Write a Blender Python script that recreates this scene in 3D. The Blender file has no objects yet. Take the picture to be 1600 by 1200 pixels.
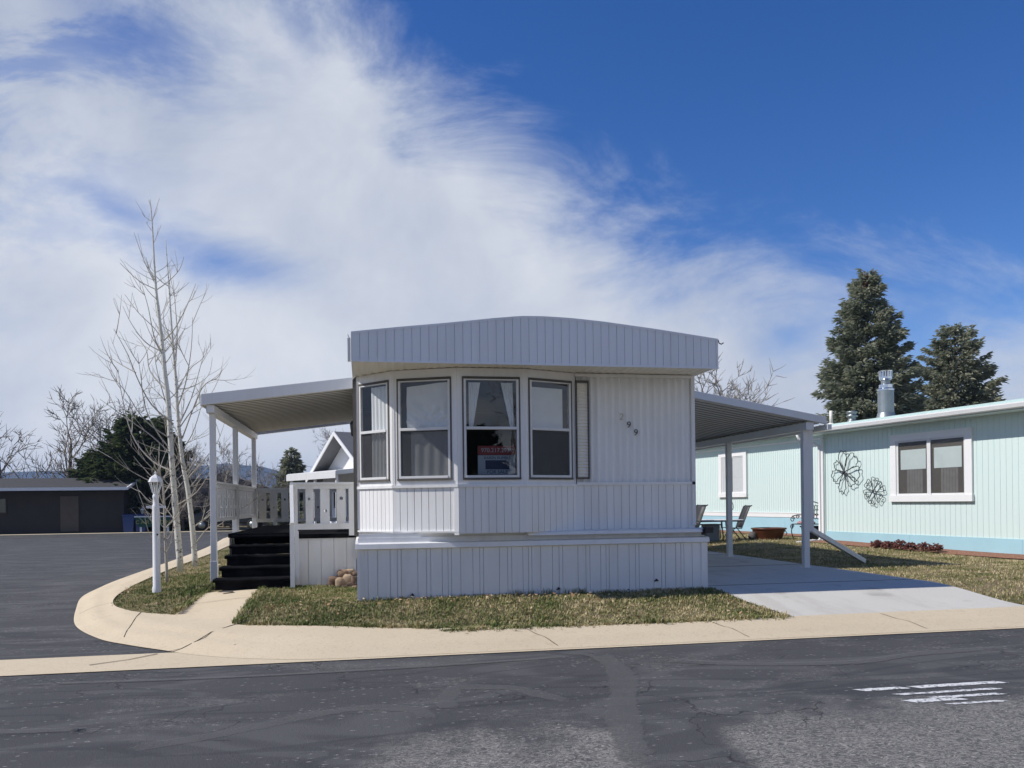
import bpy, math, random
from mathutils import Vector, Matrix
random.seed(7)
R = math.radians
D = bpy.data
sc = bpy.context.scene
col = sc.collection
TAU = 2*math.pi
SUN = Vector((-math.cos(R(44))*math.cos(R(.6)), math.cos(R(44))*math.sin(R(.6)), math.sin(R(44))))

# ------------------------------------------------------------------ mesh builder
class MB:
    def __init__(s): s.v=[]; s.f=[]; s.sm=[]
    def add(s, vs, fs, smooth=False):
        b=len(s.v); s.v.extend([tuple(p) for p in vs])
        for f in fs: s.f.append([b+i for i in f]); s.sm.append(smooth)
        return s
    def box(s,x0,x1,y0,y1,z0,z1):
        return s.add([(x0,y0,z0),(x1,y0,z0),(x1,y1,z0),(x0,y1,z0),(x0,y0,z1),(x1,y0,z1),(x1,y1,z1),(x0,y1,z1)],
              [(0,3,2,1),(4,5,6,7),(0,1,5,4),(1,2,6,5),(2,3,7,6),(3,0,4,7)])
    def obox(s,O,e,u0,u1,w0,w1,z0,z1,dz=0):
        # e unit plan dir, outward normal n=(e.y,-e.x); w along n ; dz: rise per u
        n=(e[1],-e[0])
        def P(u,w,z): return (O[0]+e[0]*u+n[0]*w, O[1]+e[1]*u+n[1]*w, z+dz*u)
        vs=[P(u,w,z) for z in (z0,z1) for (u,w) in ((u0,w1),(u1,w1),(u1,w0),(u0,w0))]
        return s.add(vs,[(0,3,2,1),(4,5,6,7),(0,1,5,4),(1,2,6,5),(2,3,7,6),(3,0,4,7)])
    def bar(s,a,b,w,h,up=(0,0,1)):
        a=Vector(a);b=Vector(b);d=(b-a).normalized();up=Vector(up)
        if abs(d.dot(up))>.99: up=Vector((0,1,0))
        x=d.cross(up).normalized();y=x.cross(d).normalized()
        vs=[]
        for p in (a,b):
            for (i,j) in ((-1,-1),(1,-1),(1,1),(-1,1)): vs.append(p+x*(w/2*i)+y*(h/2*j))
        return s.add(vs,[(3,2,1,0),(4,5,6,7),(0,1,5,4),(1,2,6,5),(2,3,7,6),(3,0,4,7)])
    def tube(s,pts,rad,n=6,cap=True,smooth=True):
        pts=[Vector(p) for p in pts]
        if not isinstance(rad,(list,tuple)): rad=[rad]*len(pts)
        vs=[];fs=[];ref=None
        for i,p in enumerate(pts):
            d=(pts[min(i+1,len(pts)-1)]-pts[max(i-1,0)])
            if d.length<1e-9: d=Vector((0,0,1))
            d.normalize()
            if ref is None:
                ref=Vector((1,0,0)) if abs(d.x)<.8 else Vector((0,1,0))
            x=(ref-d*ref.dot(d))
            if x.length<1e-6: x=d.orthogonal()
            x.normalize();y=d.cross(x);ref=x
            for k in range(n):
                a=TAU*k/n; vs.append(p+(x*math.cos(a)+y*math.sin(a))*rad[i])
        for i in range(len(pts)-1):
            for k in range(n):
                k2=(k+1)%n; fs.append((i*n+k,i*n+k2,(i+1)*n+k2,(i+1)*n+k))
        if cap:
            fs.append(tuple(range(n-1,-1,-1))); m=(len(pts)-1)*n; fs.append(tuple(m+k for k in range(n)))
        return s.add(vs,fs,smooth)
    def lathe(s,c,prof,n=20,smooth=True):
        vs=[];fs=[]
        for (r,z) in prof:
            for k in range(n):
                a=TAU*k/n; vs.append((c[0]+r*math.cos(a),c[1]+r*math.sin(a),c[2]+z))
        for i in range(len(prof)-1):
            for k in range(n):
                k2=(k+1)%n; fs.append((i*n+k,i*n+k2,(i+1)*n+k2,(i+1)*n+k))
        s.add(vs,fs,smooth)
        return s
    def prism(s,poly,axis,a,b):
        # poly list of 2D; axis 'y': (x,z) extruded y a..b ; 'x': (y,z) ; 'z': (x,y)
        def P(p,t): return {'y':(p[0],t,p[1]),'x':(t,p[0],p[1]),'z':(p[0],p[1],t)}[axis]
        n=len(poly); vs=[P(p,a) for p in poly]+[P(p,b) for p in poly]
        fs=[tuple(range(n)),tuple(range(2*n-1,n-1,-1))]
        for i in range(n):
            j=(i+1)%n; fs.append((i,i+n,j+n,j))
        return s.add(vs,fs)
    def ribs(s,O,e,L,z0,z1,period,depth,kind='groove',gap=.012,ztop=None,phase=0.,jit=None):
        # vertical siding sheet along plan dir e with real profile; ztop(u) optional top curve
        n=(e[1],-e[0]); pr=[]
        u=-phase; us=[]
        k=0
        while u<L:
            p=period if jit is None else jit[k%len(jit)]; k+=1
            if kind=='groove': seq=[(0,0),(p-gap,0),(p-gap*.9,-depth),(p-gap*.1,-depth)]
            elif kind=='wave': seq=[(p*i/10,depth*.5*(math.cos(TAU*i/10)-1)) for i in range(10)]
            elif kind=='trap': seq=[(0,0),(p*.45,0),(p*.55,depth),(p*.9,depth)]
            for (du,w) in seq:
                if 0<=u+du<=L: pr.append((u+du,w))
            u+=p
        if not pr or pr[0][0]>1e-6: pr.insert(0,(0,pr[0][1] if pr else 0))
        if pr[-1][0]<L-1e-6: pr.append((L,pr[-1][1]))
        vs=[];fs=[]
        for (u,w) in pr:
            zt=ztop(u) if ztop else z1
            b=(O[0]+e[0]*u+n[0]*w,O[1]+e[1]*u+n[1]*w)
            vs+= [(b[0],b[1],z0),(b[0],b[1],zt)]
        for i in range(len(pr)-1): fs.append((2*i,2*i+2,2*i+3,2*i+1))
        return s.add(vs,fs,kind=='wave')
    def plate(s,O,e,u0,u1,z0,z1,w0,w1,holes=()):
        # vertical board with round holes stacked in z (holes: (u,z,r))
        n=(e[1],-e[0])
        hs=sorted(holes,key=lambda h:h[1]); cuts=[z0]
        for a,b in zip(hs,hs[1:]): cuts.append((a[1]+b[1])/2)
        cuts.append(z1)
        if not hs: return s.obox(O,e,u0,u1,w0,w1,z0,z1)
        P=lambda u,w,z:(O[0]+e[0]*u+n[0]*w,O[1]+e[1]*u+n[1]*w,z)
        for i,(hu,hz,r) in enumerate(hs):
            a,b=cuts[i],cuts[i+1]; N=24; ci=[];re=[]
            for k in range(N):
                t=TAU*k/N+TAU/(2*N); dx,dz=math.cos(t),math.sin(t)
                ci.append((hu+r*dx,hz+r*dz))
                m=min([((u1-hu)/dx if dx>0 else (u0-hu)/dx) if abs(dx)>1e-6 else 9,((b-hz)/dz if dz>0 else (a-hz)/dz) if abs(dz)>1e-6 else 9])
                re.append([hu+m*dx,hz+m*dz])
            for c in ((u0,a),(u1,a),(u1,b),(u0,b)):
                j=min(range(N),key=lambda q:(re[q][0]-c[0])**2+(re[q][1]-c[1])**2); re[j]=list(c)
            vs=[P(u,w1,z) for u,z in ci]+[P(u,w1,z) for u,z in re]+[P(u,w0,z) for u,z in ci]+[P(u,w0,z) for u,z in re]
            fs=[]
            for k in range(N):
                q=(k+1)%N
                fs+=[(k,N+k,N+q,q),(2*N+k,2*N+q,3*N+q,3*N+k),(k,q,2*N+q,2*N+k),(N+k,3*N+k,3*N+q,N+q)]
            s.add(vs,fs)
        return s
    def sphere(s,c,r,n=8,sq=(1,1,1),jit=0,rnd=random,pw=1.):
        m=max(4,n*3//4); vs=[];fs=[]
        for i in range(m+1):
            th=math.pi*i/m
            for k in range(n):
                a=TAU*k/n; q=1+jit*(rnd.random()-.5) if 0<i<m else 1
                P=[math.sin(th)*math.cos(a),math.sin(th)*math.sin(a),math.cos(th)]; P=[math.copysign(abs(v)**pw,v) for v in P]; vs.append((c[0]+r*sq[0]*q*P[0],c[1]+r*sq[1]*q*P[1],c[2]+r*sq[2]*q*P[2]))
        for i in range(m):
            for k in range(n):
                k2=(k+1)%n; fs.append((i*n+k,(i+1)*n+k,(i+1)*n+k2,i*n+k2))
        return s.add(vs,fs,True)

def link(o,parent=None):
    col.objects.link(o)
    if parent is not None: o.parent=parent
    return o
def base_of(o):
    return Vector((0,0,0)) if o is None else o.get('_b') and Vector(o['_b']) or Vector((0,0,0))
BASE={}
def obj(name,mb,m,parent=None,label=None,kind=None,origin=None):
    me=D.meshes.new(name)
    off=BASE.get(parent.name,Vector((0,0,0))) if parent is not None else Vector(origin or (0,0,0))
    vs=[(p[0]-off[0],p[1]-off[1],p[2]-off[2]) for p in mb.v] if off.length>0 else mb.v
    me.from_pydata(vs,[],mb.f); me.polygons.foreach_set('use_smooth',mb.sm)
    me.materials.append(m); me.update()
    o=D.objects.new(name,me); link(o,parent)
    if parent is None: o.location=off
    BASE[o.name]=off
    if label: o['label']=label
    if kind: o['kind']=kind
    return o
def bev(o,w=.004,seg=2):
    md=o.modifiers.new('edge','BEVEL'); md.width=w; md.segments=seg; md.limit_method='ANGLE'; md.angle_limit=R(40); return o
def thing(name,label,cat,loc=(0,0,0),group=None,rotz=0,local=False):
    o=D.objects.new(name,None); col.objects.link(o); o.location=loc; o.rotation_euler=(0,0,rotz)
    o.empty_display_size=.1
    o['label']=label; o['category']=cat
    if group: o['group']=group
    BASE[o.name]=Vector((0,0,0)) if local else Vector(loc)
    return o
def tag(o,label,cat,group=None):
    o['label']=label; o['category']=cat
    if group: o['group']=group
    return o
def struct(name,mb,m): return obj(name,mb,m,kind='structure')
def dup(root,loc,label,rotz=0,scale=1.,group=None):
    r=root.copy(); col.objects.link(r); r.location=loc; r.rotation_euler=(0,0,rotz); r.scale=(scale,)*3 if not isinstance(scale,tuple) else scale
    r['label']=label
    if group: r['group']=group
    for ch in root.children:
        c=ch.copy(); col.objects.link(c); c.parent=r
        for g in ch.children:
            d=g.copy(); col.objects.link(d); d.parent=c
    return r
def text(name,body,size,m,parent,loc,rot,ext=.003,align='CENTER'):
    cu=D.curves.new(name,'FONT'); cu.body=body; cu.size=size; cu.extrude=ext; cu.align_x=align; cu.align_y='CENTER'
    t=D.objects.new(name+'_src',cu); col.objects.link(t)
    dg=bpy.context.evaluated_depsgraph_get(); me=D.meshes.new_from_object(t.evaluated_get(dg))
    D.objects.remove(t); me.materials.clear(); me.materials.append(m)
    o=D.objects.new(name,me); link(o,parent)
    b=BASE.get(parent.name,Vector((0,0,0))) if parent is not None else Vector((0,0,0))
    o.location=Vector(loc)-b; o.rotation_euler=rot; BASE[o.name]=b
    return o

# ------------------------------------------------------------------ materials
class NT:
    def __init__(s,tree): s.t=tree; s.n=tree.nodes; s.l=tree.links
    def new(s,typ,**kw):
        n=s.n.new(typ)
        for k,v in kw.items(): setattr(n,k,v)
        return n
    def put(s,sock,v):
        if hasattr(v,'node'): s.l.new(v,sock)
        elif v is not None:
            try: sock.default_value=v
            except Exception: sock.default_value=tuple(v)+(1,)
    def math(s,op,a,b=None,c=None,clamp=False):
        n=s.new('ShaderNodeMath',operation=op,use_clamp=clamp); s.put(n.inputs[0],a)
        if b is not None: s.put(n.inputs[1],b)
        if c is not None: s.put(n.inputs[2],c)
        return n.outputs[0]
    def mix(s,f,a,b,blend='MIX'):
        n=s.new('ShaderNodeMix',data_type='RGBA',blend_type=blend); s.put(n.inputs[0],f); s.put(n.inputs[6],c4(a)); s.put(n.inputs[7],c4(b)); return n.outputs[2]
    def noise(s,scale,detail=3,rough=.55,vec=None,dist=0,sc3=None,rot=None):
        n=s.new('ShaderNodeTexNoise'); n.inputs['Scale'].default_value=scale; n.inputs['Detail'].default_value=detail; n.inputs['Roughness'].default_value=rough; n.inputs['Distortion'].default_value=dist
        s.l.new(s.vec(vec,sc3,rot),n.inputs['Vector']); return n.outputs['Fac']
    def vec(s,vec=None,sc3=None,rot=None):
        if vec is None: vec=s.pos()
        if sc3 or rot:
            m=s.new('ShaderNodeMapping'); s.l.new(vec,m.inputs[0])
            if sc3: m.inputs['Scale'].default_value=sc3
            if rot: m.inputs['Rotation'].default_value=rot
            vec=m.outputs[0]
        return vec
    def pos(s):
        if not hasattr(s,'_p'): s._p=s.new('ShaderNodeNewGeometry')
        return s._p.outputs['Position']
    def island(s):
        s.pos(); return s._p.outputs['Random Per Island']
    def xyz(s,v=None):
        n=s.new('ShaderNodeSeparateXYZ'); s.l.new(v if v is not None else s.pos(),n.inputs[0]); return n.outputs
    def ramp(s,f,stops):
        n=s.new('ShaderNodeValToRGB'); s.put(n.inputs[0],f); el=n.color_ramp.elements
        while len(el)<len(stops): el.new(.5)
        for e,(p,c) in zip(el,stops): e.position=p; e.color=c4(c)
        return n.outputs[0]
    def sstep(s,x,a,b,lo=0.,hi=1.):
        n=s.new('ShaderNodeMapRange',interpolation_type='SMOOTHSTEP'); s.put(n.inputs[0],x); s.put(n.inputs[1],a); s.put(n.inputs[2],b); n.inputs[3].default_value=lo; n.inputs[4].default_value=hi; return n.outputs[0]
    def vor(s,scale,vec=None,sc3=None,feature='F1',rnd=1):
        n=s.new('ShaderNodeTexVoronoi',feature=feature); n.inputs['Scale'].default_value=scale; n.inputs['Randomness'].default_value=rnd
        s.l.new(s.vec(vec,sc3),n.inputs['Vector']); return n
    def bump(s,h,strength,dist=.01):
        n=s.new('ShaderNodeBump'); n.inputs['Strength'].default_value=strength; n.inputs['Distance'].default_value=dist; s.put(n.inputs['Height'],h); return n.outputs[0]
def c4(c):
    if hasattr(c,'node'): return c
    if isinstance(c,(int,float)): return (c,c,c,1)
    return tuple(c)+(1,) if len(c)==3 else tuple(c)
def mat(name,fn=None,color=None,rough=.6,metal=0,spec=.4,var=0,vs=3,bump=0,bs=40):
    m=D.materials.new(name); m.use_nodes=True; t=NT(m.node_tree); b=m.node_tree.nodes['Principled BSDF']
    b.inputs['Roughness'].default_value=rough; b.inputs['Metallic'].default_value=metal; b.inputs['Specular IOR Level'].default_value=spec
    if fn: fn(t,b)
    else:
        if var:
            f=t.noise(vs,4); t.put(b.inputs['Base Color'],t.mix(f,[c*(1-var) for c in color],[min(1,c*(1+var*.6)) for c in color]))
        else: b.inputs['Base Color'].default_value=c4(color)
        if bump: t.put(b.inputs['Normal'],t.bump(t.noise(bs,3),bump,.01))
    return m

def _siding(base,dirt,amt=.5,streak=True):
    def fn(t,b):
        big=t.noise(.9,4); st=t.noise(1,4,.6,sc3=(9,9,.5)); fine=t.noise(30,3)
        f=t.math('MULTIPLY',t.sstep(t.math('ADD',t.math('MULTIPLY',big,.5),t.math('MULTIPLY',st,.5)),.42,.72),amt)
        f=t.math('ADD',f,t.math('MULTIPLY',t.math('SUBTRACT',fine,.5),.12),clamp=True)
        t.put(b.inputs['Base Color'],t.mix(f,base,dirt))
        t.put(b.inputs['Normal'],t.bump(t.noise(2.2,3,sc3=(1,1,.35)),.25,.02))
        b.inputs['Roughness'].default_value=.45
    return fn
M={}
M['white']=mat('white_siding',_siding((.82,.815,.80),(.62,.60,.56)))
M['white_old']=mat('weathered_white_paint',_siding((.78,.775,.755),(.58,.56,.51),.6))
M['fascia']=mat('white_metal_fascia',_siding((.80,.805,.81),(.66,.665,.665),.5))
M['canopy']=mat('white_canopy_metal',_siding((.72,.72,.71),(.6,.58,.53),.5))
M['under']=mat('cream_underside',_siding((.74,.72,.65),(.60,.58,.51),.5))
M['soffit']=mat('cream_soffit',_siding((.80,.77,.67),(.66,.62,.52),.5))
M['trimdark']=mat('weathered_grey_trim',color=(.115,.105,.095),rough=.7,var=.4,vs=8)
M['seal']=mat('dark_window_seal',color=(.06,.058,.055),rough=.7,var=.3)
M['alu']=mat('white_aluminium',color=(.70,.70,.69),rough=.4,var=.12,vs=10)
M['cream']=mat('cream_shutter',color=(.80,.76,.67),rough=.6,var=.12)
M['black']=mat('black_metal',color=(.015,.015,.017),rough=.5)
M['brass']=mat('tarnished_brass',color=(.50,.47,.36),rough=.6,metal=.1)
def _carpet(t,b):
    f=t.noise(60,4); w=t.noise(3,3)
    t.put(b.inputs['Base Color'],t.mix(t.math('MULTIPLY',f,t.sstep(w,.4,.7)),(.005,.005,.006),(.02,.02,.022)))
    t.put(b.inputs['Normal'],t.bump(f,.8,.01)); b.inputs['Roughness'].default_value=.95; b.inputs['Specular IOR Level'].default_value=.05
M['carpet']=mat('black_outdoor_carpet',_carpet)
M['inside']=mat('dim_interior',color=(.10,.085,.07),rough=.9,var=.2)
def _cloth(t,b):
    f=t.noise(5,4,dist=1.5)
    t.put(b.inputs['Base Color'],t.mix(f,(.66,.66,.65),(.80,.80,.79))); b.inputs['Roughness'].default_value=.9
    b.inputs['Subsurface Weight'].default_value=0
M['cloth']=mat('white_curtain_cloth',_cloth)
def glass_mat(name,tint=(1,1,1),refl=1.0,base=.085):
    m=D.materials.new(name); m.use_nodes=True; t=NT(m.node_tree); n=t.n; n.clear()
    out=t.new('ShaderNodeOutputMaterial'); tr=t.new('ShaderNodeBsdfTransparent'); tr.inputs[0].default_value=c4(tint)
    g=t.new('ShaderNodeBsdfGlossy'); g.inputs['Roughness'].default_value=.01
    fr=t.new('ShaderNodeLayerWeight'); fr.inputs[0].default_value=.5; sch=t.math('POWER',fr.outputs['Facing'],5.)
    nb=t.bump(t.noise(1.3,2),.05,.05); t.l.new(nb,g.inputs['Normal'])
    mx=t.new('ShaderNodeMixShader'); t.l.new(t.math('MULTIPLY_ADD',sch,.9*refl,base,clamp=True),mx.inputs[0])
    t.l.new(tr.outputs[0],mx.inputs[1]); t.l.new(g.outputs[0],mx.inputs[2]); t.l.new(mx.outputs[0],out.inputs[0]); return m
M['glass']=glass_mat('window_glass',(.91,.93,.94))
M['amber']=mat('smoked_lantern_glass',color=(.10,.085,.07),rough=.15,spec=.6)
def screen_mat():
    m=D.materials.new('insect_screen'); m.use_nodes=True; t=NT(m.node_tree); n=t.n; n.clear()
    out=t.new('ShaderNodeOutputMaterial'); tr=t.new('ShaderNodeBsdfTransparent'); d=t.new('ShaderNodeBsdfDiffuse'); 
    t.l.new(t.mix(t.noise(6,4),(.06,.062,.066),(.11,.112,.118)),d.inputs[0])
    mx=t.new('ShaderNodeMixShader'); mx.inputs[0].default_value=.55
    t.l.new(tr.outputs[0],mx.inputs[1]); t.l.new(d.outputs[0],mx.inputs[2]); t.l.new(mx.outputs[0],out.inputs[0]); return m
M['screen']=screen_mat()
M['drape']=mat('taupe_drape',color=(.20,.185,.17),rough=.9,var=.35,vs=9)
M['linen']=mat('linen_blind',color=(.60,.66,.63),rough=.9,var=.15)
def _teal(t,b):
    big=t.noise(.7,3); st=t.noise(1,4,.6,sc3=(7,7,.3))
    f=t.math('MULTIPLY',t.math('ADD',big,st),.5)
    t.put(b.inputs['Base Color'],t.mix(f,(.58,.70,.665),(.655,.765,.735))); b.inputs['Roughness'].default_value=.55
M['teal']=mat('pale_teal_siding',_teal)
M['tealblue']=mat('light_blue_skirting',color=(.36,.58,.66),rough=.6,var=.12,vs=2)
M['tealroof']=mat('pale_teal_roof',color=(.46,.60,.57),rough=.7,var=.2,vs=6)
M['whitetrim']=mat('white_trim_paint',color=(.78,.78,.77),rough=.5,var=.06,vs=4)
M['galv']=mat('galvanised_steel',color=(.30,.33,.335),rough=.42,metal=.7,var=.25,vs=6)
M['chrome']=mat('bright_steel',color=(.72,.73,.74),rough=.2,metal=1,var=.1)
M['iron']=mat('dark_iron',color=(.03,.03,.032),rough=.5)
M['tub']=mat('brown_glazed_tub',color=(.13,.045,.025),rough=.35,var=.35,vs=8)
M['binblue']=mat('blue_bin_plastic',color=(.025,.05,.16),rough=.5,var=.15)
M['bingrey']=mat('grey_bin_plastic',color=(.20,.23,.27),rough=.6,var=.15)
M['green']=mat('green_sign_paint',color=(.008,.075,.045),rough=.5,var=.2)
M['gold']=mat('gold_lettering',color=(.42,.36,.08),rough=.5)
M['red']=mat('red_sign_band',color=(.20,.025,.025),rough=.4)
M['paper']=mat('white_sign_board',color=(.34,.38,.41),rough=.5,var=.04)
M['navy']=mat('navy_print',color=(.02,.03,.07),rough=.5)
M['darkwall']=mat('dark_brown_siding',color=(.035,.030,.027),rough=.8,var=.3,vs=2)
M['greywall']=mat('grey_siding',color=(.24,.22,.20),rough=.8,var=.2,vs=2)
M['shingle']=mat('grey_shingles',color=(.16,.16,.165),rough=.9,var=.3,vs=6)
M['darkroof']=mat('dark_shingles',color=(.06,.058,.057),rough=.9,var=.3,vs=6)
M['brick']=mat('red_brick',color=(.22,.09,.06),rough=.9,var=.3,vs=5)
M['carpaint']=mat('dark_car_paint',color=(.012,.014,.02),rough=.25,spec=.6)
M['tyre']=mat('tyre_rubber',color=(.02,.02,.02),rough=.9)
M['carglass']=mat('dark_car_glass',color=(.02,.025,.03),rough=.08,spec=.7)
M['cushion']=mat('red_patterned_cushion',lambda t,b:t.put(b.inputs['Base Color'],t.mix(t.sstep(t.noise(26,2),.45,.55),(.55,.5,.48),(.35,.07,.08))))
def _rock(t,b):
    oi=t.new('ShaderNodeObjectInfo'); f=t.math('MULTIPLY_ADD',t.noise(14,5),.6,t.math('MULTIPLY',oi.outputs['Random'],.5))
    t.put(b.inputs['Base Color'],t.ramp(f,[(.25,(.10,.065,.05)),(.5,(.23,.15,.10)),(.85,(.46,.36,.24))])); b.inputs['Roughness'].default_value=.9
    t.put(b.inputs['Normal'],t.bump(t.noise(40,4),.6,.01))
M['rock']=mat('brown_field_stone',_rock)

# ground materials
def _asphalt(t,b):
    x,y,z=t.xyz()
    large=t.noise(.35,4,.6); mid=t.noise(1.6,5,.6,dist=.6); fine=t.noise(160,2,.6); gr=t.noise(45,3,.7)
    # worn areas where the aggregate shows, more of them towards the middle of the road
    reg=t.math('MULTIPLY',t.sstep(t.math('ADD',y,t.math('MULTIPLY',t.sstep(x,.9,-.5),1.1)),6.3,4.3),1.0)
    band=t.math('ABSOLUTE',t.math('SUBTRACT',t.math('SUBTRACT',x,t.math('MULTIPLY',t.math('SUBTRACT',y,4.4),.22)),t.math('MULTIPLY_ADD',t.noise(.9,2),.5,1.62)))
    nb=t.sstep(band,.22,.42)
    worn=t.sstep(t.math('ADD',t.math('ADD',t.math('MULTIPLY',reg,.40),t.math('MULTIPLY',mid,.55)),t.math('MULTIPLY',large,.35)),.57,.80)
    worn=t.math('MULTIPLY',worn,nb)
    # swirls left by the sealing squeegee
    sw=t.noise(.55,2,.4,dist=1.1,sc3=(.55,1.5,1)); 
    swl=t.sstep(t.math('ABSOLUTE',t.math('SUBTRACT',sw,.5)),.055,.02)
    sw2=t.noise(.7,2,.4,dist=.8,sc3=(.35,2.4,1))
    swl2=t.sstep(t.math('ABSOLUTE',t.math('SUBTRACT',sw2,.47)),.03,.012)
    base=t.mix(mid,(.054,.054,.056),(.082,.081,.082))
    base=t.mix(t.math('MULTIPLY',swl,.45),base,(.122,.121,.118))
    base=t.mix(t.math('MULTIPLY',swl2,.5),base,(.038,.039,.044))
    # aggregate
    wn=t.new('ShaderNodeTexNoise'); wn.inputs['Scale'].default_value=9; t.l.new(t.pos(),wn.inputs['Vector'])
    wa=t.new('ShaderNodeVectorMath',operation='MULTIPLY_ADD'); t.l.new(wn.outputs['Color'],wa.inputs[0]); wa.inputs[1].default_value=(.12,.12,0); t.l.new(t.pos(),wa.inputs[2]); wob=wa.outputs[0]
    wn2=t.new('ShaderNodeTexNoise'); wn2.inputs['Scale'].default_value=1.6; wn2.inputs['Detail'].default_value=6; t.l.new(t.pos(),wn2.inputs['Vector'])
    wb=t.new('ShaderNodeVectorMath',operation='MULTIPLY_ADD'); t.l.new(wn2.outputs['Color'],wb.inputs[0]); wb.inputs[1].default_value=(1.3,1.3,0); t.l.new(t.pos(),wb.inputs[2]); wob2=wb.outputs[0]
    v=t.vor(62,vec=wob,sc3=(.6,1.25,1)); sp=t.sstep(v.outputs['Distance'],.50,.25)
    rr=t.new('ShaderNodeSeparateColor'); t.l.new(v.outputs['Color'],rr.inputs[0])
    agg=t.mix(rr.outputs[1],(.13,.125,.115),(.56,.53,.47))
    spk=t.math('MULTIPLY',sp,t.sstep(rr.outputs[0],.25,.35))
    base=t.mix(t.math('MULTIPLY',worn,.62),base,(.128,.123,.113))
    base=t.mix(t.math('MULTIPLY',t.math('MULTIPLY',spk,worn),.6),base,agg)
    # veins of bare stone between the worn film of sealer
    rn=t.noise(19,6,.70,vec=wob,sc3=(.8,1.25,1)); ve=t.sstep(t.math('ABSOLUTE',t.math('SUBTRACT',rn,.5)),.045,.012)
    rn2=t.noise(1.3,4,.6,sc3=(.7,1.6,1)); wv=t.math('MAXIMUM',worn,t.math('MULTIPLY',t.sstep(rn2,.52,.66),.42))
    base=t.mix(t.math('MULTIPLY',t.math('MULTIPLY',ve,wv),.50),base,(.42,.40,.355))
    # scattered light scuffs elsewhere
    v2=t.vor(24,sc3=(.55,1.7,1)); r2=t.new('ShaderNodeSeparateColor'); t.l.new(v2.outputs['Color'],r2.inputs[0])
    lim=t.math('MULTIPLY_ADD',t.sstep(t.noise(.8,3,.6,sc3=(.5,2,1)),.38,.66),-.62,.995)
    s2=t.math('MULTIPLY',t.sstep(v2.outputs['Distance'],.33,.14),t.math('GREATER_THAN',r2.outputs[0],lim))
    s2=t.math('MULTIPLY',s2,t.sstep(t.noise(70,2),.4,.6))
    base=t.mix(t.math('MULTIPLY',s2,.9),base,(.40,.385,.35))
    # hairline cracks
    vc=t.vor(.7,feature='DISTANCE_TO_EDGE',vec=wob2); 
    ck=t.math('MULTIPLY',t.sstep(vc.outputs['Distance'],.007,.002),t.sstep(t.noise(.9,2),.5,.56))
    base=t.mix(t.math('MULTIPLY',ck,.7),base,(.012,.012,.012))
    base=t.mix(t.math('MULTIPLY',t.math('SUBTRACT',fine,.3,clamp=True),.35),base,(.15,.15,.15))
    t.put(b.inputs['Base Color'],base); b.inputs['Roughness'].default_value=.85; b.inputs['Specular IOR Level'].default_value=.25
    t.put(b.inputs['Normal'],t.bump(t.math('ADD',gr,t.math('MULTIPLY',fine,.7)),.6,.012))
M['asphalt']=mat('sealed_asphalt',_asphalt)
def film_mat():
    m=D.materials.new('sealer_film'); m.use_nodes=True; t=NT(m.node_tree); b=m.node_tree.nodes['Principled BSDF']; out=[n for n in t.n if n.type=='OUTPUT_MATERIAL'][0]
    t.put(b.inputs['Base Color'],t.mix(t.noise(60,3,.7),(.115,.114,.112),(.165,.163,.157))); b.inputs['Roughness'].default_value=.85
    at=t.new('ShaderNodeAttribute',attribute_name='fade'); tr=t.new('ShaderNodeBsdfTransparent'); mx=t.new('ShaderNodeMixShader')
    f=t.math('MULTIPLY',t.sstep(t.math('ADD',at.outputs['Fac'],t.math('MULTIPLY',t.math('SUBTRACT',t.noise(7,4,.7),.5),1.7)),.25,.85),.50)
    t.l.new(f,mx.inputs[0]); t.l.new(tr.outputs[0],mx.inputs[1]); t.l.new(b.outputs[0],mx.inputs[2]); t.l.new(mx.outputs[0],out.inputs[0]); return m
M['film']=film_mat()
def _conc(c1,c2,dark,js=.45):
    def fn(t,b):
        big=t.noise(.8,4,.6); fine=t.noise(90,3,.7); mid=t.noise(6,4)
        base=t.mix(big,c1,c2)
        base=t.mix(t.math('MULTIPLY',t.sstep(mid,.55,.8),.35),base,dark)
        base=t.mix(t.math('MULTIPLY',t.math('ADD',t.sstep(fine,.50,.72),t.sstep(t.noise(34,4,.7),.52,.70)),.42),base,dark)
        v=t.vor(3.2); r2=t.new('ShaderNodeSeparateColor'); t.l.new(v.outputs['Color'],r2.inputs[0])
        s=t.math('MULTIPLY',t.sstep(v.outputs['Distance'],.055,.03),t.math('GREATER_THAN',r2.outputs[0],.82))
        base=t.mix(t.math('MULTIPLY',s,.6),base,(.06,.045,.035))
        t.put(b.inputs['Base Color'],base); b.inputs['Roughness'].default_value=.9; b.inputs['Specular IOR Level'].default_value=.2
        t.put(b.inputs['Normal'],t.bump(t.math('ADD',fine,t.math('MULTIPLY',mid,.6)),.35,.008))
    return fn
M['conc']=mat('tan_kerb_concrete',_conc((.57,.475,.33),(.68,.575,.41),(.40,.32,.21)))
def _drive(t,b):
    _conc((.55,.53,.475),(.62,.60,.54),(.44,.415,.36))(t,b)
    lk=b.inputs['Base Color'].links[0].from_socket
    st=t.sstep(t.noise(1.1,4,.6,sc3=(2.6,.45,1)),.50,.68); oil=t.math('MULTIPLY',t.sstep(t.noise(1.7,3,.5),.60,.72),.55)
    base=t.mix(t.math('MULTIPLY',st,.30),lk,(.40,.37,.32)); base=t.mix(oil,base,(.30,.28,.25)); t.put(b.inputs['Base Color'],base)
M['conc2']=mat('grey_drive_concrete',_drive) if True else mat('x',_conc((.55,.53,.475),(.62,.60,.54),(.44,.415,.36)))
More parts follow.
